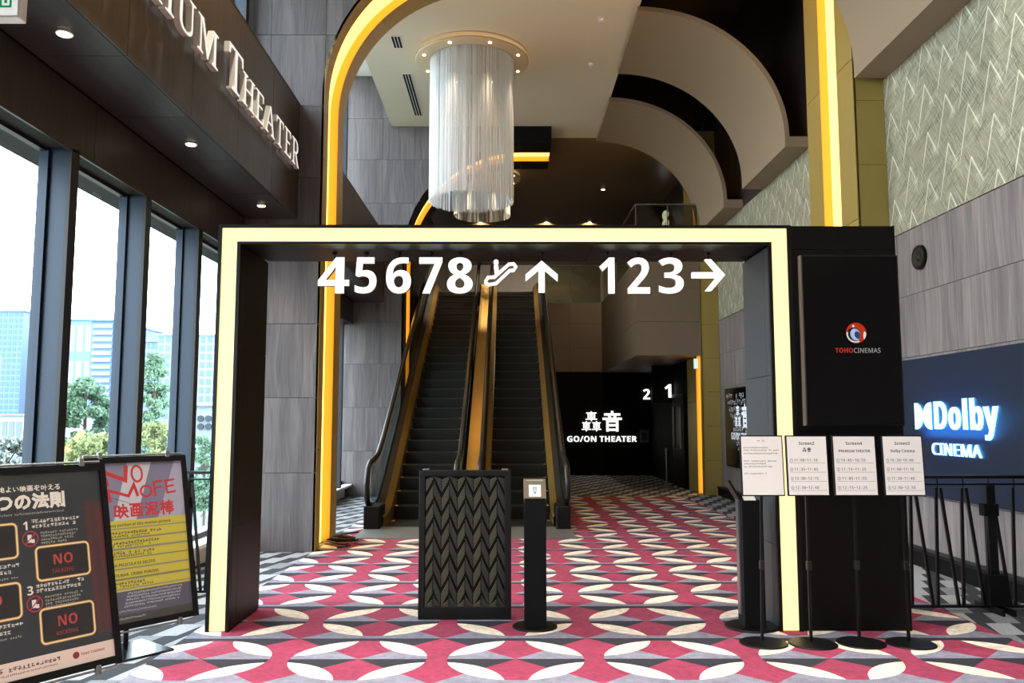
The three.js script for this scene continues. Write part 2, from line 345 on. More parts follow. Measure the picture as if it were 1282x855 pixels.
part(pier1, 'core', box(4.3, 4.52, 0, 9.4, 9.6, 11.0), MAT.backing);
panels(pier1, 'd', 9.55, 1, [4.14, 4.5], [0, 0.6, 1.4, 2.2, 3.0, 3.79, 4.58, 5.37, 6.16, 7.0, 7.85], MAT.gold);
reveal(pier1, [8, 7, 6, 5, 4, 3, 2, 1, 0].map((y) => [4.13, y * 7.85 / 8]), 9.55, 10.02, 10.56, 11.05, MAT.gold);
rect(-2.405, 2.8, 10.57, 0.5, 5.5, LED_WARM, 0.2, 0, 2.8, 10.57); rect(4.235, 3.9, 10.29, 0.5, 7.6, LED_WARM, 0.2, 0, 3.9, 10.29);
// second portal, above and beside the escalators
const A2 = { x0: -2.2, top: 7.44, R: 2.5, x1: 0.93 };
const wa2 = archWall('wall_inner_portal', 'grey wood wall with dark rounded opening over the escalators', 17.2, 19, -3.45, 0.93, arcEdge(A2.x0, A2.top, A2.R, 0.93), [-3.45, -2.68, -2.0, -1.3, -0.6, 0.1, 0.93], [0, 0.93, 1.83, 2.73, 3.63, 4.55, 5.2, 6.15, 7.1, 8.0, 8.95], MAT.greyWood);
part(wa2, 'core', box(-3.75, -2.38, 0, 9.0, 17.24, 18.9), MAT.backing);
part(wa2, 'core', box(-0.9, 0.93, 7.45, 7.83, 17.17, 17.22), MAT.blackMatt);
reveal(wa2, archPath(A2.x0, A2.top, A2.R, A2.x1), 17.2, 17.75, 18.35, 18.95, MAT.blackPanel);
const pier2 = struct('wall_inner_pier', 'gold panelled pier at the theatre corridor', 'wall');
part(pier2, 'core', box(4.3, 4.52, 0, 9.4, 17.56, 18.9), MAT.backing);
panels(pier2, 'd', 17.5, 1, [4.11, 4.5], [0, 0.72, 1.44, 2.16, 2.88, 3.6, 4.38, 5.1, 6.0, 7.0, 7.85], MAT.gold);
reveal(pier2, [8, 7, 6, 5, 4, 3, 2, 1, 0].map((y) => [4.1, y * 7.85 / 8]), 17.5, 17.6, 17.98, 18.9, MAT.gold);
rect(-2.305, 2.5, 18.05, 0.5, 4.8, LED_WARM, 0.2, 0, 2.5, 18.05); rect(4.2, 3.8, 17.79, 0.34, 7, LED_WARM, 0.2, 0, 3.8, 17.79);

// ------------------------------------------------------------------ ceilings
const ceil = struct('ceiling', 'pale plaster ceiling over the atrium', 'ceiling');
part(ceil, 'ceiling_board', box(-3.75, 2.0, 7.85, 8.1, -6.2, 10.03), MAT.ceiling);
part(ceil, 'ceiling_board', box(-2.49, 2.0, 7.83, 8.1, 11.25, 17.9), MAT.ceiling);
part(ceil, 'ceiling_board', box(-2.4, 4.6, 7.83, 8.1, 17.9, 33), MAT.brownCeiling);
part(ceil, 'slot_lid', box(-3.75, -2.49, 8.95, 9.2, 10.0, 17.3), MAT.white);
part(ceil, 'slot_side', box(-2.52, -2.49, 8.1, 9.0, 11.25, 17.3), MAT.white);
part(ceil, 'recess_lid', box(1.9, 4.7, 9.55, 9.8, -6.2, 18), MAT.darkWood);
part(ceil, 'recess_side', box(1.97, 2.0, 8.1, 9.6, -6.2, 18), MAT.darkWood);
part(ceil, 'recess_end', box(1.97, 4.6, 7.83, 9.6, 17.9, 18), MAT.darkWood);
part(ceil, 'roof_slab', box(-3.9, 4.8, 9.8, 10.0, -6.3, 18.2), MAT.backing);
const slotMat = M({ color: C('#0a0a0a'), roughness: 0.8 });
for (const [d0, d1] of [[13.0, 13.45], [14.48, 16.55]]) {
  const t = thing('air_slot', d1 < 14 ? 'short black linear air slot in the pale ceiling' : 'long black linear air slot in the pale ceiling', 'air vent');
  part(t, 'frame', box(-1.93, -1.76, 7.822, 7.83, d0, d1), MAT.white);
  for (let k = 0; k < 3; k++) part(t, 'slot', box(-1.92 + k * 0.052, -1.885 + k * 0.052, 7.818, 7.824, d0 + 0.02, d1 - 0.02), slotMat);
}
// curved ribs between the ceiling and the right wall
function curvedRib(name, label, d0, d1) {
  const t = struct(name, label, 'ceiling rib');
  const p = []; for (let i = 0; i <= 28; i++) { const a = i / 28 * Math.PI / 2; p.push([1.96 + 2.17 * Math.sin(a), 5.76 + 1.97 * Math.cos(a)]); }
  part(t, 'curved_panel', slab(p, 0.07, d0, d1), MAT.rib);
  part(t, 'end_beam', box(4.13, 4.5, 5.62, 5.78, d0, d1), MAT.rib);
}
curvedRib('trim_2', 'curved pale ceiling rib before the gold pier', 7.25, 9.5);
curvedRib('trim_3', 'curved pale ceiling rib just behind the gold pier', 11.97, 14.25);
curvedRib('trim_4', 'curved pale ceiling rib beside the inner portal', 15.5, 17.85);

// shell behind the camera
const wb = struct('wall_back', 'wood panelled wall behind the viewer', 'wall');
part(wb, 'core', box(-3.75, 4.7, 0, 9.8, -6.4, -6.05), MAT.backing);
panels(wb, 'd', -6, -1, steps(-3.4, 4.5, 1.2), steps(0, 7.8, 1.3), MAT.paleWood);
for (const x of [-2.0, 0.4, 2.8]) for (const d of [-4, -0.5, 3, 6.6]) {
  const y = x > 2 ? 9.5 : 7.8;
  spot(x, y, d, LAMP_NEUTRAL, LOBBY_LAMP, 0.75);
}

// ------------------------------------------------------------------ upper floor, balcony box, theatre corridor
const bal = struct('wall_balcony', 'bronze brown panelled balcony front of the upper floor', 'wall');
part(bal, 'core', box(2.77, 4.6, 2.97, 4.94, 17.53, 25), MAT.backing);
part(bal, 'core', box(-2.3, 2.77, 2.97, 4.94, 24.03, 33), MAT.backing);
part(bal, 'landing', box(-2.3, 0.9, 4.6, 4.94, 21.6, 24.03), MAT.backing);
panels(bal, 'd', 17.5, 1, [2.74, 4.1], [2.94, 3.66, 4.38, 5.0], MAT.bronze);
panels(bal, 'x', 2.74, 1, [17.5, 18.9, 21.4, 24.0], [2.94, 3.66, 4.38, 5.0], MAT.bronze);
panels(bal, 'd', 24, 1, [0.9, 1.8, 2.74], [2.94, 3.66, 4.38, 5.0], MAT.bronze);
panels(bal, 'y', 2.94, 1, [2.76, 4.1], [17.52, 19.2, 20.9, 22.5, 24.1], MAT.bronze);
part(bal, 'carpet', box(-2.3, 4.5, 4.94, 4.96, 24.03, 33), MAT.blackMatt);
const wt = struct('wall_theatre', 'black wall of the theatre corridor', 'wall');
part(wt, 'wall_board', box(0.6, 4.4, 0, 2.97, 23.95, 24.2), MAT.blackMatt);
part(wt, 'wall_board', box(4.12, 4.5, 0, 2.97, 18.95, 24), MAT.blackMatt);
panels(wt, 'd', 23.93, 1, steps(0.95, 4.1, 1.05), [0.02, 2.92], MAT.blackMatt);
const wu = struct('wall_upper', 'dark brown wood wall at the back of the upper floor', 'wall');
part(wu, 'core', box(-2.6, 4.7, 4.9, 8, 33.02, 33.3), MAT.backing);
panels(wu, 'd', 33, 1, steps(-2.4, 4.6, 1.0), [4.96, 6.4, 7.83], MAT.darkWood);
part(wu, 'core', box(-2.7, -2.4, 0, 8, 18.95, 33.1), MAT.backing);
panels(wu, 'x', -2.38, -1, steps(19, 33, 1.3), [0, 1.3, 2.6, 3.9, 5.2, 6.5, 7.83], MAT.darkWood);
part(wu, 'core', box(4.5, 4.75, 3, 8.1, 18, 33.1), MAT.backing);
panels(wu, 'x', 4.48, 1, steps(18.95, 33, 1.4), [4.96, 6.4, 7.83], MAT.darkWood);
for (const [px, py] of [[755, 237], [738, 278], [684, 278], [602, 278]]) {
  const p = ceilAt(px, py, 7.83), t = thing('ceiling_spotlight', 'small round spotlight in the dim upper ceiling', 'spotlight', 'spotlights in the dim upper ceiling');
  part(t, 'trim_ring', cyl(p[0], 7.82, 7.83, p[2], 0.07), MAT.bronze);
  part(t, 'lamp_lens', cyl(p[0], 7.812, 7.822, p[2], 0.05), MAT.lamp);
  if (px === 755) spot(p[0], 7.79, p[2], LAMP_WARM, 25, 0.95); else spot(p[0], 7.79, p[2], LAMP_WARM, 62, 0.95, p[0], 5.2, 32);
}
for (const [px, py] of [[754, 23], [740, 80]]) {
  const p = ceilAt(px, py, 7.83), t = thing('smoke_detector', py < 50 ? 'white dome smoke detector on ceiling, the larger' : 'small white smoke detector on ceiling, the smaller', 'detector');
  part(t, 'base', cyl(p[0], 7.805, 7.83, p[2], py < 50 ? 0.07 : 0.05), MAT.white);
  part(t, 'dome', cyl(p[0], 7.78, 7.805, p[2], 0.03, 0.045), MAT.white);
}
function glassRail(label, segs, y0, y1) {
  const t = thing('glass_balustrade', label, 'balustrade');
  for (const [a, b] of segs) {
    const A = new THREE.Vector3(a[0], 0, -a[1]), B = new THREE.Vector3(b[0], 0, -b[1]), L = A.distanceTo(B), g = new THREE.PlaneGeometry(L - 0.02, y1 - y0);
    g.rotateY(-Math.atan2(B.z - A.z, B.x - A.x)); g.translate((A.x + B.x) / 2, (y0 + y1) / 2, (A.z + B.z) / 2);
    part(t, 'glass_panel', g, MAT.oliveGlass);
    part(t, 'top_rail', bar([a[0], y1, a[1]], [b[0], y1, b[1]], 0.04, 0.03, new THREE.Vector3(0, 1, 0)), MAT.steel);
    part(t, 'post', box(a[0] - 0.012, a[0] + 0.012, y0, y1, a[1] - 0.012, a[1] + 0.012), MAT.steel);
  }
}
glassRail('glass balustrade on top of the projecting balcony box', [[[2.76, 17.54], [3.45, 17.54]], [[3.45, 17.54], [4.1, 17.54]], [[2.76, 23.9], [2.76, 20.8]], [[2.76, 20.8], [2.76, 17.6]]], 5.0, 6.22);
glassRail('glass balustrade on the bronze wall right of the escalator', [[[0.95, 24.05], [1.84, 24.05]], [[1.84, 24.05], [2.73, 24.05]]], 5.0, 6.1);

// ------------------------------------------------------------------ lettering
const loader = new FontLoader();
const fontBold = await loader.loadAsync('fonts/droid/droid_sans_bold.typeface.json'), fontSans = await loader.loadAsync('fonts/droid/droid_sans_regular.typeface.json');
const fontSerif = await loader.loadAsync('fonts/droid/droid_serif_regular.typeface.json');
function textGeo(str, font, depth, w, h, bevel = 0) {                  // fitted to w x h, lower left at the origin, front towards +z
  const g = new TextGeometry(str, { font, size: 1, depth: 0.1, curveSegments: 5, bevelEnabled: false }); g.computeBoundingBox();
  const b = g.boundingBox, sx = w ? w / (b.max.x - b.min.x) : h / (b.max.y - b.min.y), sy = h ? h / (b.max.y - b.min.y) : sx;
  g.translate(-b.min.x, -b.min.y, 0); g.scale(sx, sy, depth / 0.1); return g;
}
const GLYPH = {                                                        // brush strokes on a 100 x 100 grid, y down
  車: '10,15 90,15;22,28 78,28 78,66 22,66 22,28;22,47 78,47;5,82 95,82;50,2 50,98',
  音: '50,2 50,14;14,15 86,15;34,20 39,34;66,20 61,34;6,37 94,37;25,48 25,97;25,49 75,49 75,97;25,70 75,70;25,93 75,93',
  映: '8,18 36,18 36,82 8,82 8,18;8,50 36,50;48,30 90,30 90,56;48,30 48,56;40,56 98,56;68,8 68,56;68,56 60,78 42,96;68,56 80,80 97,95',
  画: '5,10 95,10;28,24 72,24 72,72 28,72 28,24;50,10 50,72;28,48 72,48;12,36 12,90 88,90 88,36',
  泥: '12,10 26,20;6,36 20,46;8,92 26,60;38,10 90,10 90,34 38,34;38,10 38,60 28,94;52,46 52,88 92,88 92,76;88,48 54,64',
  棒: '24,4 24,98;6,26 42,26;24,30 6,66;24,34 42,56;46,16 96,16;50,32 92,32;44,48 98,48;70,4 62,40 44,68;70,46 82,60 98,68;54,64 88,64;50,80 92,80;70,56 70,98',
  法: '12,10 26,20;6,36 20,46;8,92 26,60;40,26 92,26;66,6 66,48;34,48 98,48;62,50 44,86 88,82;78,68 94,94',
  則: '10,10 48,10 48,72 10,72 10,10;10,30 48,30;10,50 48,50;18,76 6,96;40,76 52,94;64,16 64,70;88,6 88,94 76,90',
  つ: '6,34 40,20 76,24 92,46 84,70 60,86 36,88', の: '52,18 48,50 34,80 18,84 8,64 14,38 36,20 60,16 84,30 92,54 82,78 58,90',
  心: '16,44 6,76;34,30 34,76 46,90 72,90 82,68;50,20 66,36;82,40 96,68', 地: '6,34 40,34;22,10 22,78;4,84 42,70;48,40 92,28 90,60 82,64;68,8 68,70;54,22 54,78 62,90 92,90 97,74',
  よ: '52,8 52,74 40,90 20,86 18,72 34,66 60,74 86,90;52,34 82,30', い: '14,24 16,60 28,84 40,70;72,26 86,44 90,66',
  を: '16,20 84,16;44,6 32,36 12,60 38,44 52,50 54,72;88,38 52,52 32,72 40,90 84,92', 叶: '8,24 40,24 40,74 8,74 8,24;46,46 98,46;74,8 74,98',
  え: '36,6 62,14;16,34 74,32 14,90 48,62 58,88 92,92', る: '22,16 76,14 20,60 54,46 84,60 82,84 52,94 40,82 58,76',
};
const strokesOf = (ch) => {
  if (ch === '轟') { const s = strokesOf('車'), put = (x, y, w, h) => s.map((l) => l.map((p) => [x + p[0] * w / 100, y + p[1] * h / 100])); return [...put(20, 0, 60, 48), ...put(0, 50, 48, 50), ...put(52, 50, 48, 50)]; }
  return GLYPH[ch].split(';').map((l) => l.split(' ').map((p) => p.split(',').map(Number)));
};
function jp(g, str, x, y, size, color, lw = 0.11) {                    // draw glyphs on a canvas, (x, y) is the upper left
  g.strokeStyle = color; g.lineCap = 'square'; g.lineJoin = 'miter';
  for (const ch of str) {
    g.lineWidth = size * (ch === '轟' ? 0.05 : lw);
    for (const l of strokesOf(ch)) { g.beginPath(); l.forEach((p, i) => g[i ? 'lineTo' : 'moveTo'](x + (6 + p[0] * 0.88) / 100 * size, y + (6 + p[1] * 0.88) / 100 * size)); g.stroke(); }
    x += size;
  }
}
function tinyText(g, x, y, w, size, color, dense = 0.85) {             // body text too small to read in the photograph
  g.strokeStyle = color; g.lineWidth = Math.max(1, size * 0.13);
  for (let cx = x; cx < x + w - size; cx += size * 1.02) {
    if (rnd() > dense) continue;
    g.beginPath(); for (let k = 0; k < 3; k++) { const a = y + rnd() * size * 0.9; g.moveTo(cx + rnd() * size * 0.2, a); g.lineTo(cx + size * (0.6 + rnd() * 0.3), a + (rnd() - 0.5) * size * 0.2); }
    for (let k = 0; k < 2; k++) { const b = cx + size * (0.15 + rnd() * 0.6); g.moveTo(b, y + rnd() * size * 0.3); g.lineTo(b, y + size * (0.6 + rnd() * 0.35)); }
    g.stroke();
  }
}
function canvasTex(w, h, draw) { const c = document.createElement('canvas'); c.width = w; c.height = h; const g = c.getContext('2d'); draw(g, w, h); const t = new THREE.CanvasTexture(c); t.colorSpace = THREE.SRGBColorSpace; return t; }
function kanjiGeo(ch, size, lw, depth) {                               // raised strokes, lower left at the origin
  const out = [], k = size / 100;
  for (const l of strokesOf(ch)) for (let i = 0; i + 1 < l.length; i++) {
    const [ax, ay] = l[i], [bx, by] = l[i + 1], L = Math.hypot(bx - ax, by - ay), g = new THREE.BoxGeometry((L + lw * 0.9) * k, lw * k, depth);
    g.rotateZ(-Math.atan2(by - ay, bx - ax)); g.translate((ax + bx) / 2 * k, (100 - (ay + by) / 2) * k, depth / 2); out.push(g);
  }
  return merge(out);
}

// fascia lettering on the bridge
{
  const t = thing('lettered_sign', 'raised white serif letters reading PREMIUM THEATER on dark fascia', 'sign');
  t.position.set(-2.6, 4.567, 0); t.rotation.y = Math.PI / 2;          // local x runs along d
  const put = (ch, d0, d1, h) => { const g = textGeo(ch, fontSerif, 0.05, d1 - d0, h); g.translate(d0, 0, 0.03); part(t, 'letter', g, [MAT.letterFace, MAT.letterSide]); };
  const word = (str, d0, d1, h) => {
    const gap = 0.05, ws = [...str].map((c) => { const g = textGeo(c, fontSerif, 0.02, 0, h); g.computeBoundingBox(); return g.boundingBox.max.x; }), sum = ws.reduce((a, b) => a + b, 0), k = (d1 - d0 - gap * (ws.length - 1)) / sum;
    let d = d0; [...str].forEach((c, i) => { put(c, d, d + ws[i] * k, h); d += ws[i] * k + gap; });
  };
  put('T', 7.2, 7.6, 0.41); word('HEATER', 7.6, 9.72, 0.31); word('REMIUM', 4.56, 6.93, 0.31); put('P', 4.18, 4.5, 0.41);
}
// exit sign under the bridge
{
  const t = thing('exit_sign', 'white and green emergency exit sign hanging from the bridge soffit', 'exit sign');
  const p = at(8, 8, 4.5), x1 = at(24, 10, 4.5)[0], y0 = at(20, 22, 4.5)[1];
  part(t, 'housing', rbox(x1 - 0.36, x1, y0, y0 + 0.2, 4.5, 4.58, 0.008), MAT.white);
  const tex = canvasTex(256, 128, (g) => { g.fillStyle = '#f3f8f4'; g.fillRect(0, 0, 256, 128); g.fillStyle = '#18915c'; g.fillRect(14, 30, 80, 66); g.fillRect(110, 40, 60, 12); g.fillRect(110, 70, 60, 12); g.fillRect(180, 30, 50, 10); g.fillRect(180, 30, 10, 66); g.fillRect(222, 30, 10, 66); g.fillRect(180, 86, 52, 10); g.fillRect(200, 52, 12, 24); });
  const f = new THREE.PlaneGeometry(0.34, 0.17); f.translate(x1 - 0.18, y0 + 0.1, -4.497);
  part(t, 'lit_face', f, M({ map: tex, emissiveMap: tex, emissive: C('#ffffff'), emissiveIntensity: 0.55 }), 'lit face with green symbols');
  part(t, 'stem', box(x1 - 0.2, x1 - 0.16, y0 + 0.2, 4.03, 4.53, 4.56), MAT.blackMetal);
}

// ------------------------------------------------------------------ chandeliers
function chandelier(label, x, d, yc, yb, n, lampCd) {
  const t = thing('chandelier', label, 'chandelier'); t.position.set(x, 0, -d);
  const lathe = (pts) => new THREE.LatheGeometry(pts.map((p) => new THREE.Vector2(p[0], p[1])), 72);
  part(t, 'canopy', lathe([[0, yc - 0.02], [0.955, yc - 0.02], [0.97, yc - 0.005], [0.97, yc], [0, yc]]), MAT.cream);
  part(t, 'ring', lathe([[0.735, yc - 0.12], [0.96, yc - 0.12], [0.975, yc - 0.11], [0.975, yc - 0.09], [0.735, yc - 0.09], [0.735, yc - 0.12]]), M({ color: C('#d9c6a4'), roughness: 0.5 }));
  part(t, 'led_ring', lathe([[0.86, yc - 0.089], [0.92, yc - 0.089], [0.92, yc - 0.078], [0.86, yc - 0.078], [0.86, yc - 0.089]]), glow(1, 0.72, 0.38, 1.6));
  const s = new THREE.InstancedMesh(new THREE.CylinderGeometry(0.0029, 0.0029, 1, 5), MP({ color: C('#f3f6f6'), roughness: 0.6, transmission: 0.25, thickness: 0 }), n);
  s.name = 'strings'; s.userData = { kind: 'stuff', label: 'dense white hanging strings' };
  const m = new THREE.Matrix4(), q = new THREE.Quaternion();
  for (let i = 0; i < n; i++) {
    const a = rnd() * Math.PI * 2, r = i % 3 === 0 ? 0.67 : 0.712 + rnd() * 0.008, top = yc - 0.025, L = (top - yb) * (1 - rnd() * 0.015);
    m.compose(new THREE.Vector3(Math.cos(a) * r, top - L / 2, Math.sin(a) * r), q, new THREE.Vector3(1, L, 1)); s.setMatrixAt(i, m);
  }
  s.castShadow = true; t.add(s);
  const lens = new THREE.CylinderGeometry(0.026, 0.026, 0.012, 16);
  for (let k = 0; k < 8; k++) {
    const a = (k + 0.5) / 8 * Math.PI * 2; const g = lens.clone(); g.translate(Math.cos(a) * 0.86, yc - 0.125, Math.sin(a) * 0.86); part(t, 'lamp_lens', g, MAT.lamp);
    spot(x + Math.cos(a) * 0.86, yc - 0.15, d - Math.sin(a) * 0.86, LAMP_WARM, lampCd, 0.32, x + Math.cos(a) * 0.86, 0, d - Math.sin(a) * 0.86, 1);
  }
}
chandelier('large cylindrical chandelier of pale strings under a round lit canopy', -0.625, 13.78, 7.83, 5.24, 900, 12);
chandelier('short drum chandelier of gold strings beyond the inner portal', -0.66, 20.7, 7.83, 6.75, 600, 60);

// ------------------------------------------------------------------ escalators
const slope = Math.tan(Math.PI / 6), E0 = 13.0, ETOP = 4.95, E1 = E0 + ETOP / slope;
const nose = (d) => { const k = 0.35, raw = (d - E0) * slope; const lo = (raw + Math.sqrt(raw * raw + k * k * 0.2)) / 2; return Math.min(lo, ETOP); };
const dd = []; for (let d = 12.15; d < 23.3; d += 0.15) dd.push(d);
function lane(xa, oa, xb, ob, d0 = 12.2, d1 = 23.2, flip = false) {    // strip that follows the incline between two rails
  const v = [], idx = [], uv = []; const ds = dd.filter((d) => d >= d0 && d <= d1);
  ds.forEach((d, i) => { v.push(xa, nose(d) + oa, -d, xb, nose(d) + ob, -d); uv.push(0, d, 1, d); if (i) { const a = 2 * (i - 1); idx.push(a, a + 1, a + 2, a + 1, a + 3, a + 2); } });
  const g = new THREE.BufferGeometry(); g.setAttribute('position', new THREE.Float32BufferAttribute(v, 3)); g.setAttribute('uv', new THREE.Float32BufferAttribute(uv, 2)); g.setIndex(idx); g.computeVertexNormals(); return g;
}
const nosingMat = M({ color: C('#34322c'), roughness: 0.5, metalness: 0.4 });
const markMat = M({ color: C('#c9a13a'), roughness: 0.5 });
const ribTex = dataTex(64, 8, (x) => { const k = x % 4 < 2 ? 20 : 8; return [k, k, k]; }); ribTex.repeat.set(4, 1);
const stepMat = M({ map: ribTex, roughness: 0.55, metalness: 0.3 });
function escalator(label, x0, x1, oL, oR) {                            // x0..x1 step width, oL/oR handrail positions
  const t = thing('escalator', label, 'escalator');
  for (let k = 0; k < 25; k++) {
    const d = E0 + k * 0.3464, s = part(t, 'step', box(x0 + 0.01, x1 - 0.01, k * 0.2 - 0.2 + 0.006, k * 0.2 + 0.004, d, d + 0.36), stepMat);
    part(s, 'nosing', box(x0 + 0.062, x1 - 0.062, k * 0.2 - 0.012, k * 0.2 + 0.006, d - 0.004, d + 0.02), nosingMat);
    part(s, 'marking', box(x0 + 0.012, x0 + 0.06, k * 0.2 + 0.004, k * 0.2 + 0.008, d, d + 0.12), markMat, 'yellow edge marking');
    part(s, 'marking', box(x1 - 0.06, x1 - 0.012, k * 0.2 + 0.004, k * 0.2 + 0.008, d, d + 0.12), markMat, 'yellow edge marking');
  }
  for (const d of [12.3, 12.65]) part(t, 'step', box(x0 + 0.01, x1 - 0.01, -0.005, 0.012, d, d + 0.345), stepMat);
  part(t, 'comb_plate', box(x0 - 0.24 * (x0 < -1 ? 1 : 0.55), x1 + 0.24 * (x0 < -1 ? 0.55 : 1), 0.001, 0.012, 11.1, 12.29), MAT.comb, 'brushed metal landing plate');
  part(t, 'top_plate', box(x0 - 0.1, x1 + 0.1, ETOP - 0.02, ETOP + 0.01, E1 + 0.06, 24), MAT.comb);
  for (const [x, o, s] of [[x0, oL, -1], [x1, oR, 1]]) {
    part(t, 'skirt', lane(x, -0.3, x, 0.13, 12.25), MAT.brass, 'brass coloured inner skirt');
    part(t, 'inner_deck', lane(x, 0.13, x + s * 0.085, 0.22, 12.25), MAT.brass, 'brass coloured sloping deck');
    part(t, 'outer_deck', lane(x + s * 0.085, 0.22, o - s * 0.02, 0.262, 12.25), MAT.blackMetal);
    part(t, 'edge_trim', lane(x - s * 0.008, 0.125, x + s * 0.012, 0.138, 12.25), MAT.steel);
    part(t, 'deck_trim', lane(o - s * 0.03, 0.262, o - s * 0.005, 0.29, 12.3), MAT.rubber);
    const gl = part(t, 'glass_panel', lane(o, 0.27, o, 0.95, 12.45), MAT.railGlass, 'glass balustrade'); gl.castShadow = true;
    const pts = [[o, 0.30, 12.55], [o, 0.34, 12.2], [o, 0.46, 12.06], [o, 0.66, 12.03], [o, 0.86, 12.12], [o, 0.95, 12.35]];
    for (let d = 12.6; d <= 22.8; d += 0.4) pts.push([o, nose(d) + 0.95, d]);
    part(t, 'handrail', tube(pts, 0.042, 160, 8), MAT.rubber, 'black rubber handrail');
    part(t, 'newel_base', rbox(Math.min(x + s * 0.02, o + s * 0.04), Math.max(x + s * 0.02, o + s * 0.04), 0.0, 0.33, 12.02, 12.6, 0.02), MAT.blackMetal);
  }
  const sh = new THREE.Shape(); sh.moveTo(12.6, 0.0); sh.lineTo(13.2, 0.0); sh.lineTo(24, 0); sh.lineTo(24, 4.6); sh.lineTo(21.5, 4.55); sh.lineTo(13.35, -0.12 + 0.0); sh.closePath();
  const g = new THREE.ExtrudeGeometry(sh, { depth: oR - oL + 0.06, bevelEnabled: false }); g.rotateY(Math.PI / 2); g.translate(oL - 0.03, 0, 0);
  part(t, 'truss', g, MAT.blackMatt);
  return t;
}
escalator('left escalator, next to the window side wall, with black steps', -1.82, -0.86, -2.03, -0.745);
{
  const t = escalator('right escalator, next to the theatre corridor, with black steps', -0.29, 0.67, -0.405, 0.86);
  part(t, 'divider_deck', lane(-0.69, 0.30, -0.45, 0.30, 12.3, 21.4), MAT.brass, 'brass coloured deck between the escalators');
  part(t, 'divider_side', lane(-0.69, -0.2, -0.69, 0.30, 12.3, 21.4), MAT.brass); part(t, 'divider_side', lane(-0.45, 0.30, -0.45, -0.2, 12.3, 21.4), MAT.brass);
  part(t, 'end_cap', rbox(-0.69, -0.46, 0, 0.34, 12.1, 12.34, 0.02), MAT.steel);
}

// ------------------------------------------------------------------ entrance gate
const G0 = 6.28, G1 = 7.02;
{
  const t = thing('entrance_gate', 'black portal gate edged with a glowing yellow light band', 'gate');
  const lm = glow(1.0, 0.77, 0.31, 1.4);
  // left post
  part(t, 'post', box(-2.235, -2.075, 0, 2.915, G0 + 0.03, G1), MAT.blackPanel);
  panels(t, 'x', -2.06, -1, [G0 + 0.02, G0 + 0.16, G1], [0.01, 0.75, 2.1, 2.9], MAT.blackPanel, { th: 0.014, gap: 0.004 });
  for (const [a, b] of [[-2.235, -2.207], [-2.088, -2.062]]) part(t, 'edge_trim', box(a, b, 0, a < -2.2 ? 3.04 : 2.928, G0, G0 + 0.03), MAT.blackMetal);
  part(t, 'light_band', box(-2.207, -2.088, 0.005, 3.035, G0 + 0.012, G0 + 0.03), lm, 'glowing yellow light band');
  // lintel
  part(t, 'lintel', box(-2.235, 2.99, 2.93, 3.06, G0 + 0.03, G1), MAT.blackPanel);
  panels(t, 'y', 2.915, 1, steps(-2.06, 2.02, 1.36), [G0 + 0.03, G0 + 0.2, G1], MAT.blackPanel, { th: 0.014, gap: 0.004 });
  part(t, 'edge_trim', box(-2.235, 2.19, 3.036, 3.06, G0, G0 + 0.03), MAT.blackMetal);
  part(t, 'edge_trim', box(-2.062, 2.01, 2.908, 2.928, G0, G0 + 0.03), MAT.blackMetal);
  part(t, 'light_band', box(-2.088, 2.037, 2.928, 3.036, G0 + 0.012, G0 + 0.03), lm, 'glowing yellow light band');
  // right post and pylon
  part(t, 'post', box(2.035, 2.985, 0, 2.93, G0 + 0.03, G1), MAT.blackPanel);
  panels(t, 'x', 2.02, 1, [G0 + 0.02, G0 + 0.16, G1], [0.01, 0.62, 1.9, 2.9], MAT.postPanel, { th: 0.014, gap: 0.004 });
  for (const [a, b] of [[2.012, 2.037], [2.158, 2.19]]) part(t, 'edge_trim', box(a, b, 0, a > 2.1 ? 3.04 : 2.928, G0, G0 + 0.03), MAT.blackMetal);
  part(t, 'light_band', box(2.037, 2.158, 0.005, 3.036, G0 + 0.012, G0 + 0.03), lm, 'glowing yellow light band');
  panels(t, 'd', G0 + 0.01, 1, [2.19, 2.99], [0.005, 1.46, 2.87, 3.055], MAT.blackPanel, { th: 0.02, gap: 0.004 });
  part(t, 'side_panel', box(2.985, 2.998, 0, 3.06, G0 + 0.01, G1), MAT.blackMetal);
  rect(-2.1475, 1.52, G0 - 0.005, 0.115, 3.0, LED_WARM.clone().lerp(new THREE.Color(1, 1, 1), 0.25), 0.12, -2.1475, 1.52, 0);
  rect(2.0975, 1.52, G0 - 0.005, 0.115, 3.0, LED_WARM.clone().lerp(new THREE.Color(1, 1, 1), 0.25), 0.12, 2.0975, 1.52, 0);
  rect(-0.025, 2.982, G0 - 0.005, 4.1, 0.1, LED_WARM.clone().lerp(new THREE.Color(1, 1, 1), 0.25), 0.12, -0.025, 2.982, 0);
}
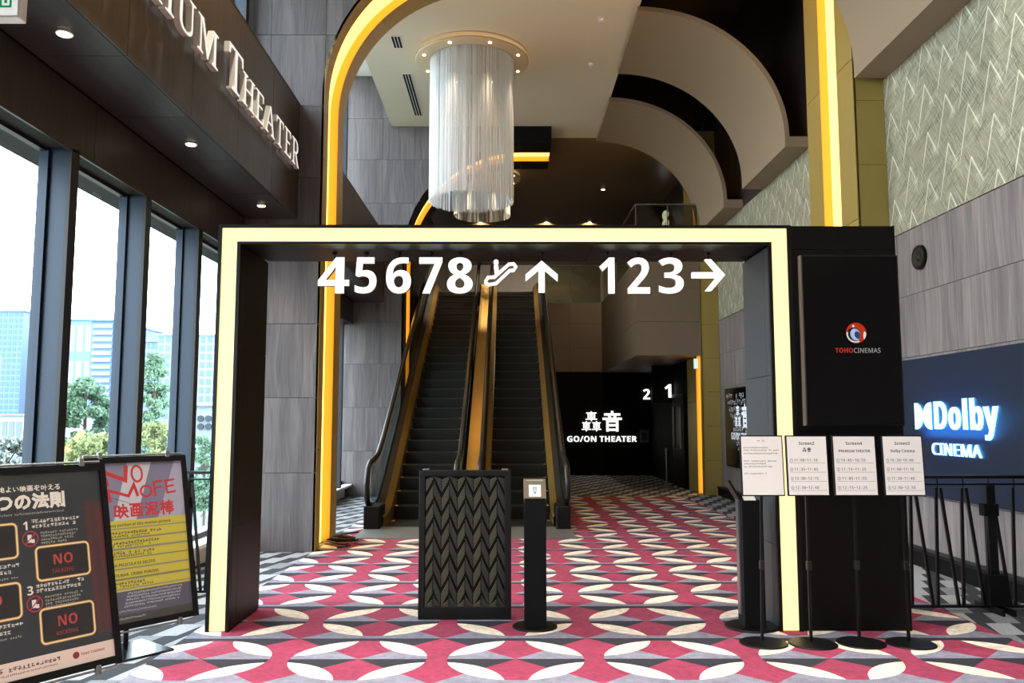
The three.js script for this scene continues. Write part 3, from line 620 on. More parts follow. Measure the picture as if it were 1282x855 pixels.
{
  const t = thing('display_screen', 'tall black display screen with a red globe logo on the gate', 'screen');
  part(t, 'housing', rbox(2.245, 2.985, 1.515, 2.815, G0 - 0.05, G0 + 0.009, 0.006), MAT.blackMetal);
  part(t, 'bezel', box(2.237, 2.247, 1.515, 2.815, G0 - 0.045, G0 + 0.009), MAT.bronze);
  const tex = canvasTex(720, 1270, (g) => {
    g.fillStyle = '#030202'; g.fillRect(0, 0, 720, 1270);
    const cx = 388, cy = 585, r = 78;
    g.save(); g.beginPath(); g.arc(cx, cy, r, 0, 7); g.clip(); g.fillStyle = '#c8340f'; g.fillRect(0, 0, 720, 1270);
    g.fillStyle = '#1a0f10'; g.beginPath(); g.ellipse(cx - 14, cy + 14, 58, 52, 0.4, 0, 7); g.fill();
    g.strokeStyle = '#e9e6e6'; g.lineWidth = 12; g.beginPath(); g.ellipse(cx - 6, cy + 8, 62, 60, 0, 1.1, 3.4); g.stroke();
    g.fillStyle = '#b9cdf2'; g.beginPath(); g.ellipse(cx - 6, cy + 12, 38, 46, -0.4, 0, 7); g.fill();
    g.fillStyle = '#2c4a78'; g.beginPath(); g.ellipse(cx + 10, cy + 16, 22, 30, -0.4, 0, 7); g.fill();
    g.fillStyle = '#c8340f'; g.beginPath(); g.moveTo(cx + 10, cy - 80); g.lineTo(cx + 80, cy - 60); g.lineTo(cx + 60, cy - 10); g.lineTo(cx + 46, cy + 90); g.lineTo(cx + 24, cy + 60); g.lineTo(cx + 30, cy - 20); g.closePath(); g.fill();
    g.fillStyle = '#ecebec'; g.beginPath(); g.ellipse(cx + 66, cy + 22, 12, 34, 0, 0, 7); g.fill();
    g.fillStyle = '#ffffff'; g.beginPath(); g.arc(cx - 20, cy - 52, 9, 0, 7); g.fill(); g.restore();
    g.textBaseline = 'alphabetic'; g.font = 'bold 50px sans-serif'; g.fillStyle = '#d5312a'; g.fillText('TOHO', 222, 735); g.font = '50px sans-serif'; g.fillStyle = '#b3b1ac'; g.fillText('CINEMAS', 362, 735);
  });
  const f = new THREE.PlaneGeometry(0.716, 1.276); f.translate(2.615, 2.165, -(G0 - 0.0515));
  part(t, 'screen_face', f, MP({ map: tex, emissiveMap: tex, emissive: C('#ffffff'), emissiveIntensity: 0.7, roughness: 0.15, color: C('#303030'), specularIntensity: 0.4 }), 'dark screen face with logo and lettering');
}
// hanging numbers and symbols
function hang(name, label, geo, x0, x1, y0, y1) {
  const t = thing(name, label, 'hanging sign', 'lit symbols hung in the gate');
  geo.translate(x0, y0, -6.66); part(t, 'lit_face', geo, geo.groups.length ? [MAT.numberFace, MAT.numberSide] : MAT.numberFace);
  const n = x1 - x0 > 0.22 ? 1 : 1; for (let k = 0; k < n; k++) { const x = (x0 + x1) / 2; part(t, 'rod', cyl(x, y1 - 0.01, 2.915, 6.64, 0.007, 0.007, 8), MAT.blackMetal); part(t, 'rod_cap', cyl(x, 2.895, 2.915, 6.64, 0.02, 0.02, 12), MAT.blackMetal); }
}
const HD = 6.64, hx = (px) => at(px, 345, HD)[0], hy = (py) => at(641, py, HD)[1];
for (const [c, a, b, lab] of [['4', 399, 438, 'lit numeral four hanging in the gate, next to the gate post'], ['5', 445, 472, 'lit numeral five hanging between the four and the six'], ['6', 484, 515, 'lit numeral six hanging between the five and the seven'], ['7', 525, 554, 'lit numeral seven hanging between the six and the eight'], ['8', 560, 592, 'lit numeral eight hanging beside the escalator symbol'], ['1', 750, 769, 'lit numeral one hanging in the gate before the two'], ['2', 785, 813, 'lit numeral two hanging between the one and the three'], ['3', 824, 855, 'lit numeral three hanging beside the right-pointing arrow']]) {
  hang('hanging_number', lab, textGeo(c, fontBold, 0.045, hx(b) - hx(a), hy(323) - hy(368)), hx(a), hx(b), hy(368), hy(323));
}
function extr(pts, depth, holes = []) { const s = new THREE.Shape(pts.map((p) => new THREE.Vector2(p[0], p[1]))); for (const h of holes) s.holes.push(new THREE.Path(h.map((p) => new THREE.Vector2(p[0], p[1])))); return new THREE.ExtrudeGeometry(s, { depth, bevelEnabled: false }); }
function thickLine(pts, w, depth) { return merge(pts.slice(1).map((b, i) => { const a = pts[i], L = Math.hypot(b[0] - a[0], b[1] - a[1]), g = new THREE.BoxGeometry(L + w * 0.5, w, depth); g.rotateZ(Math.atan2(b[1] - a[1], b[0] - a[0])); g.translate((a[0] + b[0]) / 2, (a[1] + b[1]) / 2, depth / 2); return g; })); }
{
  const w = hx(698) - hx(658), h = hy(327) - hy(366);
  hang('hanging_arrow', 'glowing white arrow pointing up, hanging from the gate lintel', merge([extr([[w * 0.5, h], [w, h * 0.56], [w, h * 0.36], [w * 0.5, h * 0.79], [0, h * 0.36], [0, h * 0.56]], 0.045), new THREE.BoxGeometry(w * 0.19, h * 0.85, 0.045).translate(w * 0.5, h * 0.425, 0.0225)]), hx(658), hx(698), hy(366), hy(327));
  const w2 = hx(907) - hx(866), h2 = hy(325) - hy(364);
  hang('hanging_arrow', 'glowing white arrow pointing right, hanging from the gate lintel', merge([extr([[w2, h2 * 0.5], [w2 * 0.58, h2], [w2 * 0.4, h2], [w2 * 0.8, h2 * 0.5], [w2 * 0.4, 0], [w2 * 0.58, 0]], 0.045), new THREE.BoxGeometry(w2 * 0.86, h2 * 0.17, 0.045).translate(w2 * 0.43, h2 * 0.5, 0.0225)]), hx(866), hx(907), hy(364), hy(325));
  // escalator symbol: outlined ramp with a rider
  const t = thing('hanging_pictogram', 'glowing white escalator symbol hanging from the gate lintel', 'hanging sign', 'lit symbols hung in the gate');
  const X = (px) => hx(px), Y = (py) => hy(py);
  const loop = [[608, 352], [611, 347.5], [619, 347], [637, 331], [643, 330.5], [646, 334], [643, 338.5], [638, 339], [621, 355], [612, 356.5], [608, 354], [608, 352]].map(([x, y]) => [X(x), Y(y)]);
  const g = thickLine(loop, 0.02, 0.045); g.translate(0, 0, -6.66); part(t, 'lit_face', g, MAT.numberFace);
  const b = merge([thickLine([[X(622), Y(341)], [X(621), Y(334)]], 0.035, 0.045), new THREE.CylinderGeometry(0.02, 0.02, 0.045, 16).rotateX(Math.PI / 2).translate(X(621), Y(328.5), 0.0225)]); b.translate(0, 0, -6.66);
  part(t, 'rider', b, MAT.numberFace);
  part(t, 'rod', cyl(X(638), Y(330), 2.915, 6.64, 0.007, 0.007, 8), MAT.blackMetal);
}
for (const [x, w] of [[-0.9, 1.3], [1.25, 1.0]]) rect(x, 2.72, 6.58, w, 0.2, new THREE.Color(1, 0.96, 0.9), 0.3, x, 2.72, 0);

// ------------------------------------------------------------------ theatre lettering in the corridor
{
  const t = thing('theatre_sign', 'white glowing two kanji and GO/ON THEATER on black corridor wall', 'sign');
  let g = kanjiGeo('轟', 0.56, 5.2, 0.04); g.translate(2.12, 1.26, -23.9); part(t, 'kanji', g, MAT.numberFace);
  g = kanjiGeo('音', 0.56, 12, 0.04); g.translate(2.72, 1.26, -23.9); part(t, 'kanji', g, MAT.numberFace);
  const tx = textGeo('GO/ON THEATER', fontBold, 0.04, 2.0, 0.165); tx.translate(1.70, 0.955, -23.9); part(t, 'lettering', tx, MAT.numberFace);
  for (const [c, x0, w, y0, y1, d, lab] of [['2', 3.9, 0.2, 2.17, 2.47, 23.9, 'glowing number 2 on the black corridor wall'], ['1', at(832, 487, 20.6)[0], 0.16, 2.13, 2.46, 20.6, 'glowing number 1 above the corridor door']]) {
    const n = thing('screen_number', lab, 'sign'), q = textGeo(c, fontBold, 0.04, w, y1 - y0); q.translate(x0, y0, -d); part(n, 'lit_face', q, MAT.numberFace);
    if (c === '1') { part(n, 'plate', box(3.6, 4.11, 2.0, 2.93, 20.61, 20.66), MAT.blackMatt); }
  }
  const nt = thing('notice', 'small white notice on the corridor wall beside the lettering', 'notice'), a = at(801, 538, 23.9), b = at(812, 554, 23.9);
  part(nt, 'sheet', box(a[0], b[0], b[1], a[1], 23.9, 23.92), M({ color: C('#6b6a66'), roughness: 0.7 })); part(nt, 'text_block', box(a[0] + 0.04, b[0] - 0.04, b[1] + 0.06, a[1] - 0.08, 23.893, 23.9), M({ color: C('#3a3936'), roughness: 0.7 }));
  const st = thing('stanchion', 'slim steel stanchion post in the dark corridor', 'stanchion'), f = [3.72, 0, 19.6];
  part(st, 'base', cyl(f[0], 0, 0.02, f[2], 0.15), MAT.steel); part(st, 'post', cyl(f[0], 0.02, 0.86, f[2], 0.025), MAT.steel); part(st, 'cap', cyl(f[0], 0.86, 0.92, f[2], 0.035, 0.028), MAT.steel);
  const dr = struct('door_1', 'dark theatre door with brown pull handle', 'door');
  part(dr, 'leaf', box(4.06, 4.11, 0, 2.2, 19.2, 20.5), MAT.blackPanel); part(dr, 'handle', box(4.02, 4.05, 0.9, 1.9, 20.2, 20.28), MAT.bronze); part(dr, 'handle', box(4.02, 4.05, 0.9, 1.9, 19.4, 19.48), MAT.bronze);
  const ex = thing('exit_sign', 'tiny lit exit sign at the top of the inner light channel', 'exit sign');
  part(ex, 'housing', box(3.97, 4.06, 2.66, 2.88, 17.62, 17.66), MAT.white); part(ex, 'stem', box(4.0, 4.03, 2.88, 2.94, 17.63, 17.65), MAT.blackMetal); part(ex, 'lit_face', box(3.975, 4.055, 2.67, 2.87, 17.61, 17.62), glow(0.6, 0.9, 0.85, 0.9));
  const d2 = thing('poster_display', 'dark digital poster with white diagonal lettering on the far right wall', 'display');
  part(d2, 'housing', box(4.43, 4.485, 0.65, 2.2, 14.6, 16.9), MAT.blackMatt);
  const tex = canvasTex(512, 350, (q, w, h) => { q.fillStyle = '#050506'; q.fillRect(0, 0, w, h); for (let k = 0; k < 9; k++) tinyText(q, 20 + k * 22, 20 + k * 30, 300, 26, '#9c9fa3', 0.8); q.fillStyle = '#e8f2ff'; q.font = 'bold 44px sans-serif'; q.fillText('GO/ON THEATER', 90, 230); jp(q, '轟音', 150, 70, 110, '#eaf4ff', 0.13); });
  const pf = new THREE.PlaneGeometry(2.26, 1.5); pf.rotateY(-Math.PI / 2); pf.translate(4.427, 1.425, -15.75); part(d2, 'screen_face', pf, M({ map: tex, emissiveMap: tex, emissive: C('#ffffff'), emissiveIntensity: 0.35, roughness: 0.2 }));
  const up = thing('upper_number', 'tiny glowing sign on the dark upper floor wall', 'sign'), u = textGeo('8', fontBold, 0.04, 0.3, 0.5); u.rotateY(-Math.PI / 2 + 0.35); u.translate(4.25, 6.75, -22.2); part(up, 'lit_face', u, MAT.numberFace);
}

// ------------------------------------------------------------------ lit cinema sign on the right wall
{
  const t = thing('wall_sign', 'navy wall sign with blue-haloed white lettering and double D logo', 'sign');
  part(t, 'board', box(4.455, 4.5, 0.76, 2.225, 5.2, 9.4), MP({ color: C('#1a2438'), roughness: 0.5, specularIntensity: 0.35 }));
  part(t, 'edge_trim', box(4.44, 4.5, 0.74, 2.245, 9.4, 9.44), MAT.blackMetal);
  // local frame: x along the wall towards the viewer's right (decreasing d), y up
  const place = (g, d0, y0) => { g.rotateY(-Math.PI / 2); g.translate(4.445, y0, -d0); return g; };
  const halo = glow(0.06, 0.36, 1.0, 22);
  const add = (name, g, d0, y0) => { const b = g.clone(); g.scale(1, 1, 0.6); part(t, name, place(g, d0, y0), MAT.blueFace); b.scale(1, 1, 0.15); b.translate(0, 0, -0.0032); part(t, 'halo_light', place(b, d0, y0), halo, 'blue backlight'); };
  const half = (s) => { const sh = new THREE.Shape(); const w = 0.155, h = 0.285; if (s > 0) { sh.moveTo(0, 0); sh.ellipse(0, h / 2, w, h / 2, -Math.PI / 2, Math.PI / 2, false); sh.lineTo(0, 0); } else { sh.moveTo(w, h); sh.ellipse(0, -h / 2, w, h / 2, Math.PI / 2, Math.PI * 1.5, false); sh.lineTo(w, h); } return new THREE.ExtrudeGeometry(sh, { depth: 0.02, bevelEnabled: false, curveSegments: 20 }); };
  add('logo_half', half(1), 9.03, 1.46); add('logo_half', half(-1), 8.85, 1.46);
  add('lettering', textGeo('Dolby', fontBold, 0.02, 1.12, 0.40), 8.62, 1.37);
  add('lettering', textGeo('CINEMA', fontSans, 0.02, 0.90, 0.125), 8.70, 1.20);
  rect(4.36, 1.5, 8.25, 1.3, 0.25, new THREE.Color().setRGB(0.03, 0.32, 1.0), 9.0, 4.5, 1.56, 8.25);
}
{
  const t = thing('wall_speaker', 'round black speaker grille on the pale wood wall', 'speaker');
  const p = [4.5, 3.325, 8.86], lathe = (pts) => { const g = new THREE.LatheGeometry(pts.map((q) => new THREE.Vector2(q[0], q[1])), 40); g.rotateZ(Math.PI / 2); g.translate(p[0], p[1], -p[2]); return g; };
  part(t, 'ring', lathe([[0, 0], [0.135, 0], [0.135, 0.03], [0.125, 0.045], [0.108, 0.045], [0.1, 0.03], [0, 0.03]]), MAT.blackMetal);
  part(t, 'cone', lathe([[0, 0.028], [0.05, 0.034], [0.08, 0.031], [0.098, 0.04], [0.1, 0.031]]), MAT.rubber);
  part(t, 'centre', lathe([[0, 0.05], [0.02, 0.048], [0.04, 0.034]]), MAT.blackMetal);
}

// ------------------------------------------------------------------ free-standing objects at the gate
{
  const t = thing('woven_screen', 'low black standing partition with woven chevron relief', 'partition');
  const X0 = -0.706, X1 = 0.026, Y1 = 1.157, D = 6.655;
  part(t, 'back_board', box(X0 + 0.03, X1 - 0.03, 0.06, Y1 - 0.03, D + 0.02, D + 0.06), MAT.blackMatt);
  part(t, 'frame_side', rbox(X0, X0 + 0.05, 0, Y1, D, D + 0.1, 0.006), MAT.blackMetal); part(t, 'frame_side', rbox(X1 - 0.05, X1, 0, Y1, D, D + 0.1, 0.006), MAT.blackMetal);
  part(t, 'frame_top', rbox(X0, X1, Y1 - 0.045, Y1, D - 0.001, D + 0.1, 0.006), MAT.blackMetal); part(t, 'frame_bottom', rbox(X0, X1, 0, 0.1, D - 0.001, D + 0.1, 0.006), MAT.blackMetal);
  for (const x of [X0 + 0.05, X1 - 0.05]) part(t, 'corner_clip', rbox(x - 0.025, x + 0.025, Y1, Y1 + 0.012, D + 0.02, D + 0.08, 0.003), MAT.steel);
  const tones = [M({ color: C('#5e5a48'), roughness: 0.45 }), M({ color: C('#3d3c36'), roughness: 0.45 })];
  const y0 = 0.1, y1 = Y1 - 0.045, x0 = X0 + 0.05, cw = (X1 - X0 - 0.1) / 10, cl = (v) => Math.max(y0 + 0.001, Math.min(y1 - 0.001, v));
  for (let c = 0; c < 10; c++) for (let r = -1; r < 8; r++) {
    const s = c % 2 ? -1 : 1, k = s > 0 ? 0.105 : 0.13, base = y0 + r * 0.148 + (s > 0 ? 0 : 0.135), out = [];
    for (let q = 0; q < 5; q++) {                                       // ribs of one woven piece
      const o = q * 0.021, xa = x0 + c * cw + 0.003, xb = x0 + (c + 1) * cw - 0.003, w = 0.0095;
      const pts = [[xa, cl(base + o)], [xb, cl(base + o + s * k)], [xb, cl(base + o + s * k + w)], [xa, cl(base + o + w)]];
      if (pts[3][1] - pts[0][1] < 0.002 && pts[2][1] - pts[1][1] < 0.002) continue;
      const g = extr(pts, 0.008 + q * 0.0016); g.translate(0, 0, -(D + 0.02)); out.push(g);
    }
    if (out.length) part(t, 'woven_piece', merge(out), tones[c % 2]);
  }
}
{
  const t = thing('sanitiser_stand', 'black dispenser post with a slanted bronze top on round base', 'dispenser');
  part(t, 'base', new THREE.LatheGeometry([[0, 0], [0.17, 0], [0.17, 0.008], [0.16, 0.014], [0, 0.016]].map((p) => new THREE.Vector2(...p)), 48).translate(0.205, 0, -6.43), MAT.blackMetal);
  part(t, 'post', rbox(0.123, 0.29, 0.012, 0.965, 6.35, 6.51, 0.006), MAT.blackMatt);
  const tilt = (g) => { g.rotateX(-0.7); g.translate(0.206, 1.02, -6.43); return g; };
  part(t, 'top', tilt(new RoundedBoxGeometry(0.172, 0.2, 0.03, 2, 0.004)), M({ color: C('#6a5840'), roughness: 0.5 }), 'slanted bronze top plate');
  const tex = canvasTex(128, 128, (g) => { g.fillStyle = '#e9ebe9'; g.fillRect(0, 0, 128, 128); g.fillStyle = '#8e9496'; g.beginPath(); g.moveTo(40, 24); g.lineTo(88, 24); g.lineTo(76, 100); g.lineTo(52, 100); g.closePath(); g.fill(); g.fillStyle = '#c9cdcd'; g.fillRect(56, 36, 18, 40); });
  const f = new THREE.PlaneGeometry(0.092, 0.11); f.translate(0, -0.015, 0.0162); part(t, 'label_card', tilt(f), M({ map: tex, roughness: 0.6 }), 'white square card with grey pictogram');
  const sl = new THREE.BoxGeometry(0.13, 0.01, 0.004); sl.translate(0, 0.08, 0.016); part(t, 'slot', tilt(sl), MAT.steel);
}
{
  const t = thing('ticket_reader', 'black ticket reader post with tilted panel beside the gate', 'ticket reader');
  const cx = 1.845, d = 6.42;
  part(t, 'base', new THREE.LatheGeometry([[0, 0], [0.2, 0], [0.2, 0.01], [0.185, 0.018], [0, 0.02]].map((p) => new THREE.Vector2(...p)), 48).translate(cx, 0, -d), MAT.blackMetal);
  part(t, 'post', rbox(1.765, 1.925, 0.015, 0.95, d - 0.1, d + 0.08, 0.006), MAT.blackMatt);
  part(t, 'side_strip', box(1.752, 1.766, 0.1, 0.97, d - 0.04, d + 0.03), MAT.steel);
  part(t, 'head', bar([1.765, 0.95, d], [1.69, 1.09, d + 0.02], 0.018, 0.14, new THREE.Vector3(0, 0, 1)), MAT.blackMetal);
  const g = new THREE.BoxGeometry(0.09, 0.004, 0.07); g.rotateX(0.5); g.translate(1.84, 0.965, -(d - 0.03)); part(t, 'card', g, MAT.paper, 'small white card');
}
function signStand(label, x, px0, px1, D, title, sub, rows) {
  const t = thing('sign_stand', label, 'sign stand', 'sign stands before the gate'); const a = at(px0, 545, D), b = at(px1, 621, D), c = (a[0] + b[0]) / 2;
  part(t, 'base', new THREE.LatheGeometry([[0, 0], [0.166, 0], [0.166, 0.006], [0.158, 0.01], [0, 0.012]].map((p) => new THREE.Vector2(...p)), 48).translate(x, 0, -(D - 0.03)), MAT.blackMetal);
  part(t, 'pole', bar([x, 0.01, D], [c, 1.05, D + 0.035], 0.018, 0.018), MAT.blackMetal);
  part(t, 'clamp', rbox(x - 0.016 + (c - x) * 0.5, x + 0.016 + (c - x) * 0.5, 0.5, 0.56, D - 0.005, D + 0.035, 0.004), MAT.rubber);
  const tilt = (g) => { g.rotateX(-0.06); g.translate(c, (a[1] + b[1]) / 2, -D); return g; }, w = b[0] - a[0], h = a[1] - b[1];
  part(t, 'frame', tilt(new RoundedBoxGeometry(w, h, 0.02, 2, 0.004)), MAT.blackMetal);
  const tex = canvasTex(360, 500, (g) => {
    g.fillStyle = '#e6ded6'; g.fillRect(0, 0, 360, 500); g.textAlign = 'center'; g.fillStyle = '#2b2624';
    if (!title) { tinyText(g, 140, 30, 80, 14, '#55504c'); [90, 112, 140, 205, 228, 252, 312].forEach((y, i) => tinyText(g, 16, y, [230, 320, 310, 300, 210, 260, 210][i], 13, '#4a4642', 0.93)); return; }
    g.font = 'bold 38px sans-serif'; g.fillText(title, 180, 72);
    if (sub === '轟音') jp(g, sub, 138, 92, 42, '#2b2624', 0.12); else { g.font = sub.length > 12 ? 'bold 30px sans-serif' : 'bold 34px sans-serif'; g.fillText(sub, 180, 136, 320); }
    rows.forEach((r, i) => { const y = 215 + i * 78; g.font = '33px monospace'; g.textAlign = 'left'; g.beginPath(); g.arc(34, y - 10, 13, 0, 7); g.strokeStyle = '#2b2624'; g.lineWidth = 2.5; g.stroke(); g.font = '20px monospace'; g.fillText(String(i + 1), 28, y - 3); g.font = '33px monospace'; g.fillText(r, 56, y, 286); g.fillText(r, 57, y, 286); g.fillRect(20, y + 12, 322, 2); g.textAlign = 'center'; });
  });
  const f = new THREE.PlaneGeometry(w - 0.018, h - 0.018); f.translate(0, 0, 0.0112); part(t, 'sheet', tilt(f), M({ map: tex, roughness: 0.5 }), 'white printed sheet');
}
signStand('sign stand holding the notice with only small text lines', 1.79, 926, 982, 5.985, '', '', []);
signStand('sign stand with sheet titled Screen2 and two kanji', 2.128, 983, 1038, 5.965, 'Screen2', '轟音', ['11:00~11:10', '11:35~11:45', '12:00~12:15', '12:30~12:40']);
signStand('sign stand with sheet titled Screen4 PREMIUM THEATER', 2.475, 1041, 1099, 5.985, 'Screen4', 'PREMIUM THEATER', ['10:45~10:55', '11:15~11:25', '11:45~11:55', '12:15~12:25']);
signStand('sign stand with sheet titled Screen3, standing nearest the railing', 2.815, 1103, 1158, 5.965, 'Screen3', 'Dolby Cinema', ['10:30~10:40', '11:00~11:10', '11:30~11:40', '12:00~12:10']);

// poster stands on the left
function posterStand(label, x, d, turn, tex, lean) {
  const t = thing('poster_stand', label, 'poster stand'); t.position.set(x, 0, -d); t.rotation.y = turn;
  const W = 0.76, H = 1.13, tilt = (g) => { g.rotateX(-lean); g.translate(0, 0.2, 0); return g; };
  const b = (x0, x1, y0, y1, z0, z1, m, n) => { const g = new THREE.BoxGeometry(x1 - x0, y1 - y0, z1 - z0); g.translate((x0 + x1) / 2, (y0 + y1) / 2, (z0 + z1) / 2); part(t, n, tilt(g), m); };
  b(-W / 2, W / 2, 0, H, -0.02, 0, MAT.blackMatt, 'back_board');
  b(-W / 2, -W / 2 + 0.035, 0, H, -0.022, 0.014, MAT.blackMetal, 'frame_side'); b(W / 2 - 0.035, W / 2, 0, H, -0.022, 0.014, MAT.blackMetal, 'frame_side');
  b(-W / 2 + 0.035, W / 2 - 0.035, 0, 0.04, -0.022, 0.014, MAT.blackMetal, 'frame_bottom'); b(-W / 2 + 0.035, W / 2 - 0.035, H - 0.04, H, -0.022, 0.014, MAT.blackMetal, 'frame_top');
  const f = new THREE.PlaneGeometry(W - 0.07, H - 0.08); f.translate(0, H / 2, 0.003); part(t, 'poster', tilt(f), MP({ map: tex, roughness: 0.4, clearcoat: 1, clearcoatRoughness: 0.06 }), 'printed poster under a clear sheet');
  const rod = (y) => { const g = new THREE.CylinderGeometry(0.007, 0.007, W - 0.06, 10); g.rotateZ(Math.PI / 2); g.translate(0, y, 0.004); part(t, 'rod', tilt(g), MAT.steel); };
  rod(H + 0.012); rod(-0.014);
  for (const cx of [-0.24, 0.24]) for (const y of [H + 0.012, -0.014]) { const g = new RoundedBoxGeometry(0.03, 0.05, 0.03, 2, 0.006); g.translate(cx, y, 0.004); part(t, 'clip', tilt(g), MAT.steel); }
  const pole = new THREE.CylinderGeometry(0.017, 0.017, 0.9, 14); pole.translate(0, 0.45, -0.25); part(t, 'pole', pole, MAT.blackMetal);
  const arm = new THREE.BoxGeometry(0.06, 0.05, 0.06); arm.translate(0, 0.87, -0.225); part(t, 'arm', arm, MAT.blackMetal);
  part(t, 'base', new RoundedBoxGeometry(0.4, 0.016, 0.42, 2, 0.006).translate(0, 0.008, -0.19), M({ color: C('#30363a'), roughness: 0.18, metalness: 0.7 }), 'polished square base plate');
}
const manner = canvasTex(760, 1160, (g, W, H) => {                     // rules of conduct poster
  g.fillStyle = '#24272a'; g.fillRect(0, 0, W, H);
  for (let i = 0; i < 26; i++) { g.strokeStyle = 'rgba(90,32,30,' + (0.2 + rnd() * 0.4) + ')'; g.lineWidth = 6 + rnd() * 10; const x = W - 120 + i * 5; g.beginPath(); g.moveTo(x, 160 + rnd() * 80); g.lineTo(x + 20, H - 150); g.stroke(); }
  jp(g, '心地よい映画を叶える', 96, 66, 41, '#dcd6cc', 0.12);
  g.fillStyle = '#dcd6cc'; g.font = 'bold 124px sans-serif'; g.fillText('7', 46, 214); jp(g, 'つの法則', 118, 112, 104, '#dcd6cc', 0.17);
  tinyText(g, 40, 232, 480, 12, '#a7a298', 0.9);
  const frame = (x, y, word) => {
    g.save(); g.translate(x, y); g.strokeStyle = '#8a6a3c'; g.lineWidth = 18; g.beginPath(); g.roundRect(0, 0, 318, 196, 26); g.fillStyle = '#17110f'; g.fill(); g.stroke();
    g.strokeStyle = '#efcf94'; g.lineWidth = 9; g.setLineDash([6, 6]); g.stroke(); g.setLineDash([]);
    g.fillStyle = '#a83a35'; g.font = 'bold 84px sans-serif'; g.fillText('NO', 92, 112); g.fillStyle = '#8c2f2c'; g.font = 'bold 32px sans-serif'; g.fillText(word, 84, 162); g.restore();
  };
  const item = (n, x, y) => { g.fillStyle = '#dcd6cc'; g.font = 'bold 70px sans-serif'; g.fillText(String(n), x, y + 62); tinyText(g, x + 52, y + 6, 300, 22, '#dcd6cc', 0.97); tinyText(g, x + 52, y + 36, 290, 22, '#dcd6cc', 0.95);
    g.strokeStyle = '#b02a34'; g.lineWidth = 6; g.fillStyle = '#2b2b2c'; g.beginPath(); g.arc(x + 40, y + 116, 44, 0, 7); g.fill(); g.stroke(); g.fillStyle = '#d9d6cf'; g.fillRect(x + 24, y + 92, 24, 46); g.fillRect(x + 46, y + 120, 18, 22); g.strokeStyle = '#b02a34'; g.beginPath(); g.moveTo(x + 70, y + 86); g.lineTo(x + 10, y + 148); g.stroke();
    for (let k = 0; k < 4; k++) tinyText(g, x + 100, y + 82 + k * 20, 240 - k * 20, 14, '#a9a59c', 0.95); };
  [['PHONE', -90, 290], ['TALKING', 330, 444], ['LITTER', -90, 630], ['KICKING', 330, 806]].forEach(([w, x, y]) => frame(x, y, w));
  item(1, 264, 272); item(3, 264, 650);
  for (const y of [520, 850]) { tinyText(g, 10, y, 230, 22, '#dcd6cc', 0.95); tinyText(g, 10, y + 34, 200, 22, '#dcd6cc', 0.9); tinyText(g, 10, y + 74, 220, 13, '#a9a59c', 0.95); }
  g.fillStyle = '#d8c4b8'; g.fillRect(0, H - 100, W, 100); tinyText(g, 40, H - 72, 400, 24, '#4a3430', 0.95); tinyText(g, 40, H - 38, 380, 11, '#6b534c', 0.95);
  g.fillStyle = '#7c1f1c'; g.beginPath(); g.arc(520, H - 56, 20, 0, 7); g.fill(); g.font = 'bold 20px sans-serif'; g.fillText('TOHO CINEMAS', 548, H - 48);
});
const piracy = canvasTex(760, 1160, (g, W, H) => {                     // film theft warning poster, figure left out
  g.fillStyle = '#8d8aa0'; g.fillRect(0, 0, W, H);
  for (let i = 0; i < 5; i++) { g.fillStyle = ['#a9a8b6', '#77748c', '#b6b3ba', '#6f6c84', '#9b98aa'][i]; g.beginPath(); g.moveTo(-60 + i * 190, 0); g.lineTo(160 + i * 190, 0); g.lineTo(60 + i * 160, 470); g.lineTo(-160 + i * 170, 470); g.closePath(); g.fill(); }
  g.strokeStyle = '#3b3a52'; g.lineWidth = 3; g.beginPath(); g.moveTo(30, 200); g.lineTo(560, 395); g.stroke();
  g.save(); g.rotate(-0.06); g.strokeStyle = '#b3262b'; g.lineJoin = 'miter';
  const poly = (pts, w) => { g.lineWidth = w; g.beginPath(); pts.forEach((p, i) => g[i ? 'lineTo' : 'moveTo'](p[0], p[1])); g.stroke(); };
  poly([[150, 180], [130, 70], [290, 150], [310, 40]], 30); g.lineWidth = 16; g.beginPath(); g.ellipse(385, 110, 40, 60, 0, 0, 7); g.stroke();
  poly([[160, 300], [150, 210], [300, 270], [350, 190], [372, 280]], 22); g.lineWidth = 16; g.beginPath(); g.ellipse(440, 250, 42, 40, 0, 0, 7); g.stroke(); poly([[510, 300], [510, 190], [580, 186]], 18); poly([[510, 236], [570, 232]], 14);
  poly([[680, 280], [610, 284], [606, 190], [680, 186]], 16); poly([[610, 236], [670, 232]], 14); g.restore();
  jp(g, '映画泥棒', 190, 298, 120, '#b3262b', 0.12);
  g.fillStyle = '#b7ac3a'; g.fillRect(0, 430, W, 510); const rows = ['to record any portion of this motion picture', '', '', '', 'FILMAR UNA PELICULA ES DELITO', 'PROIBIDO FILMAR. CRIME PUNIVEL', ''];
  rows.forEach((r, i) => { const y = 432 + i * 72; g.fillStyle = i % 2 ? '#74705a' : '#7e7a6c'; g.fillRect(0, y + 52, W, 9 + (i % 3) * 3); g.fillStyle = '#2f2c16'; if (r) { g.font = 'bold 29px sans-serif'; g.fillText(r, 22, y + 40, 700); } else { tinyText(g, 40, y + 6, 560 - i * 30, 22, '#3a3618', 0.95); tinyText(g, 60, y + 30, 420, 18, '#4a4620', 0.9); } });
  g.fillStyle = '#4d4d5a'; g.fillRect(0, 938, W, 222); for (let k = 0; k < 5; k++) tinyText(g, 260 - k * 8, 950 + k * 22, 440, 14, '#b9b8c0', 0.95); tinyText(g, 60, 1070, 420, 14, '#a9a8b2', 0.95); g.fillStyle = '#3a3b34'; g.fillRect(0, 1104, W, 56); tinyText(g, 60, 1120, 360, 14, '#a9a99c', 0.95);
});
const stand1 = Math.atan2(0.835, 0.55), stand2 = Math.atan2(0.79, 0.613);
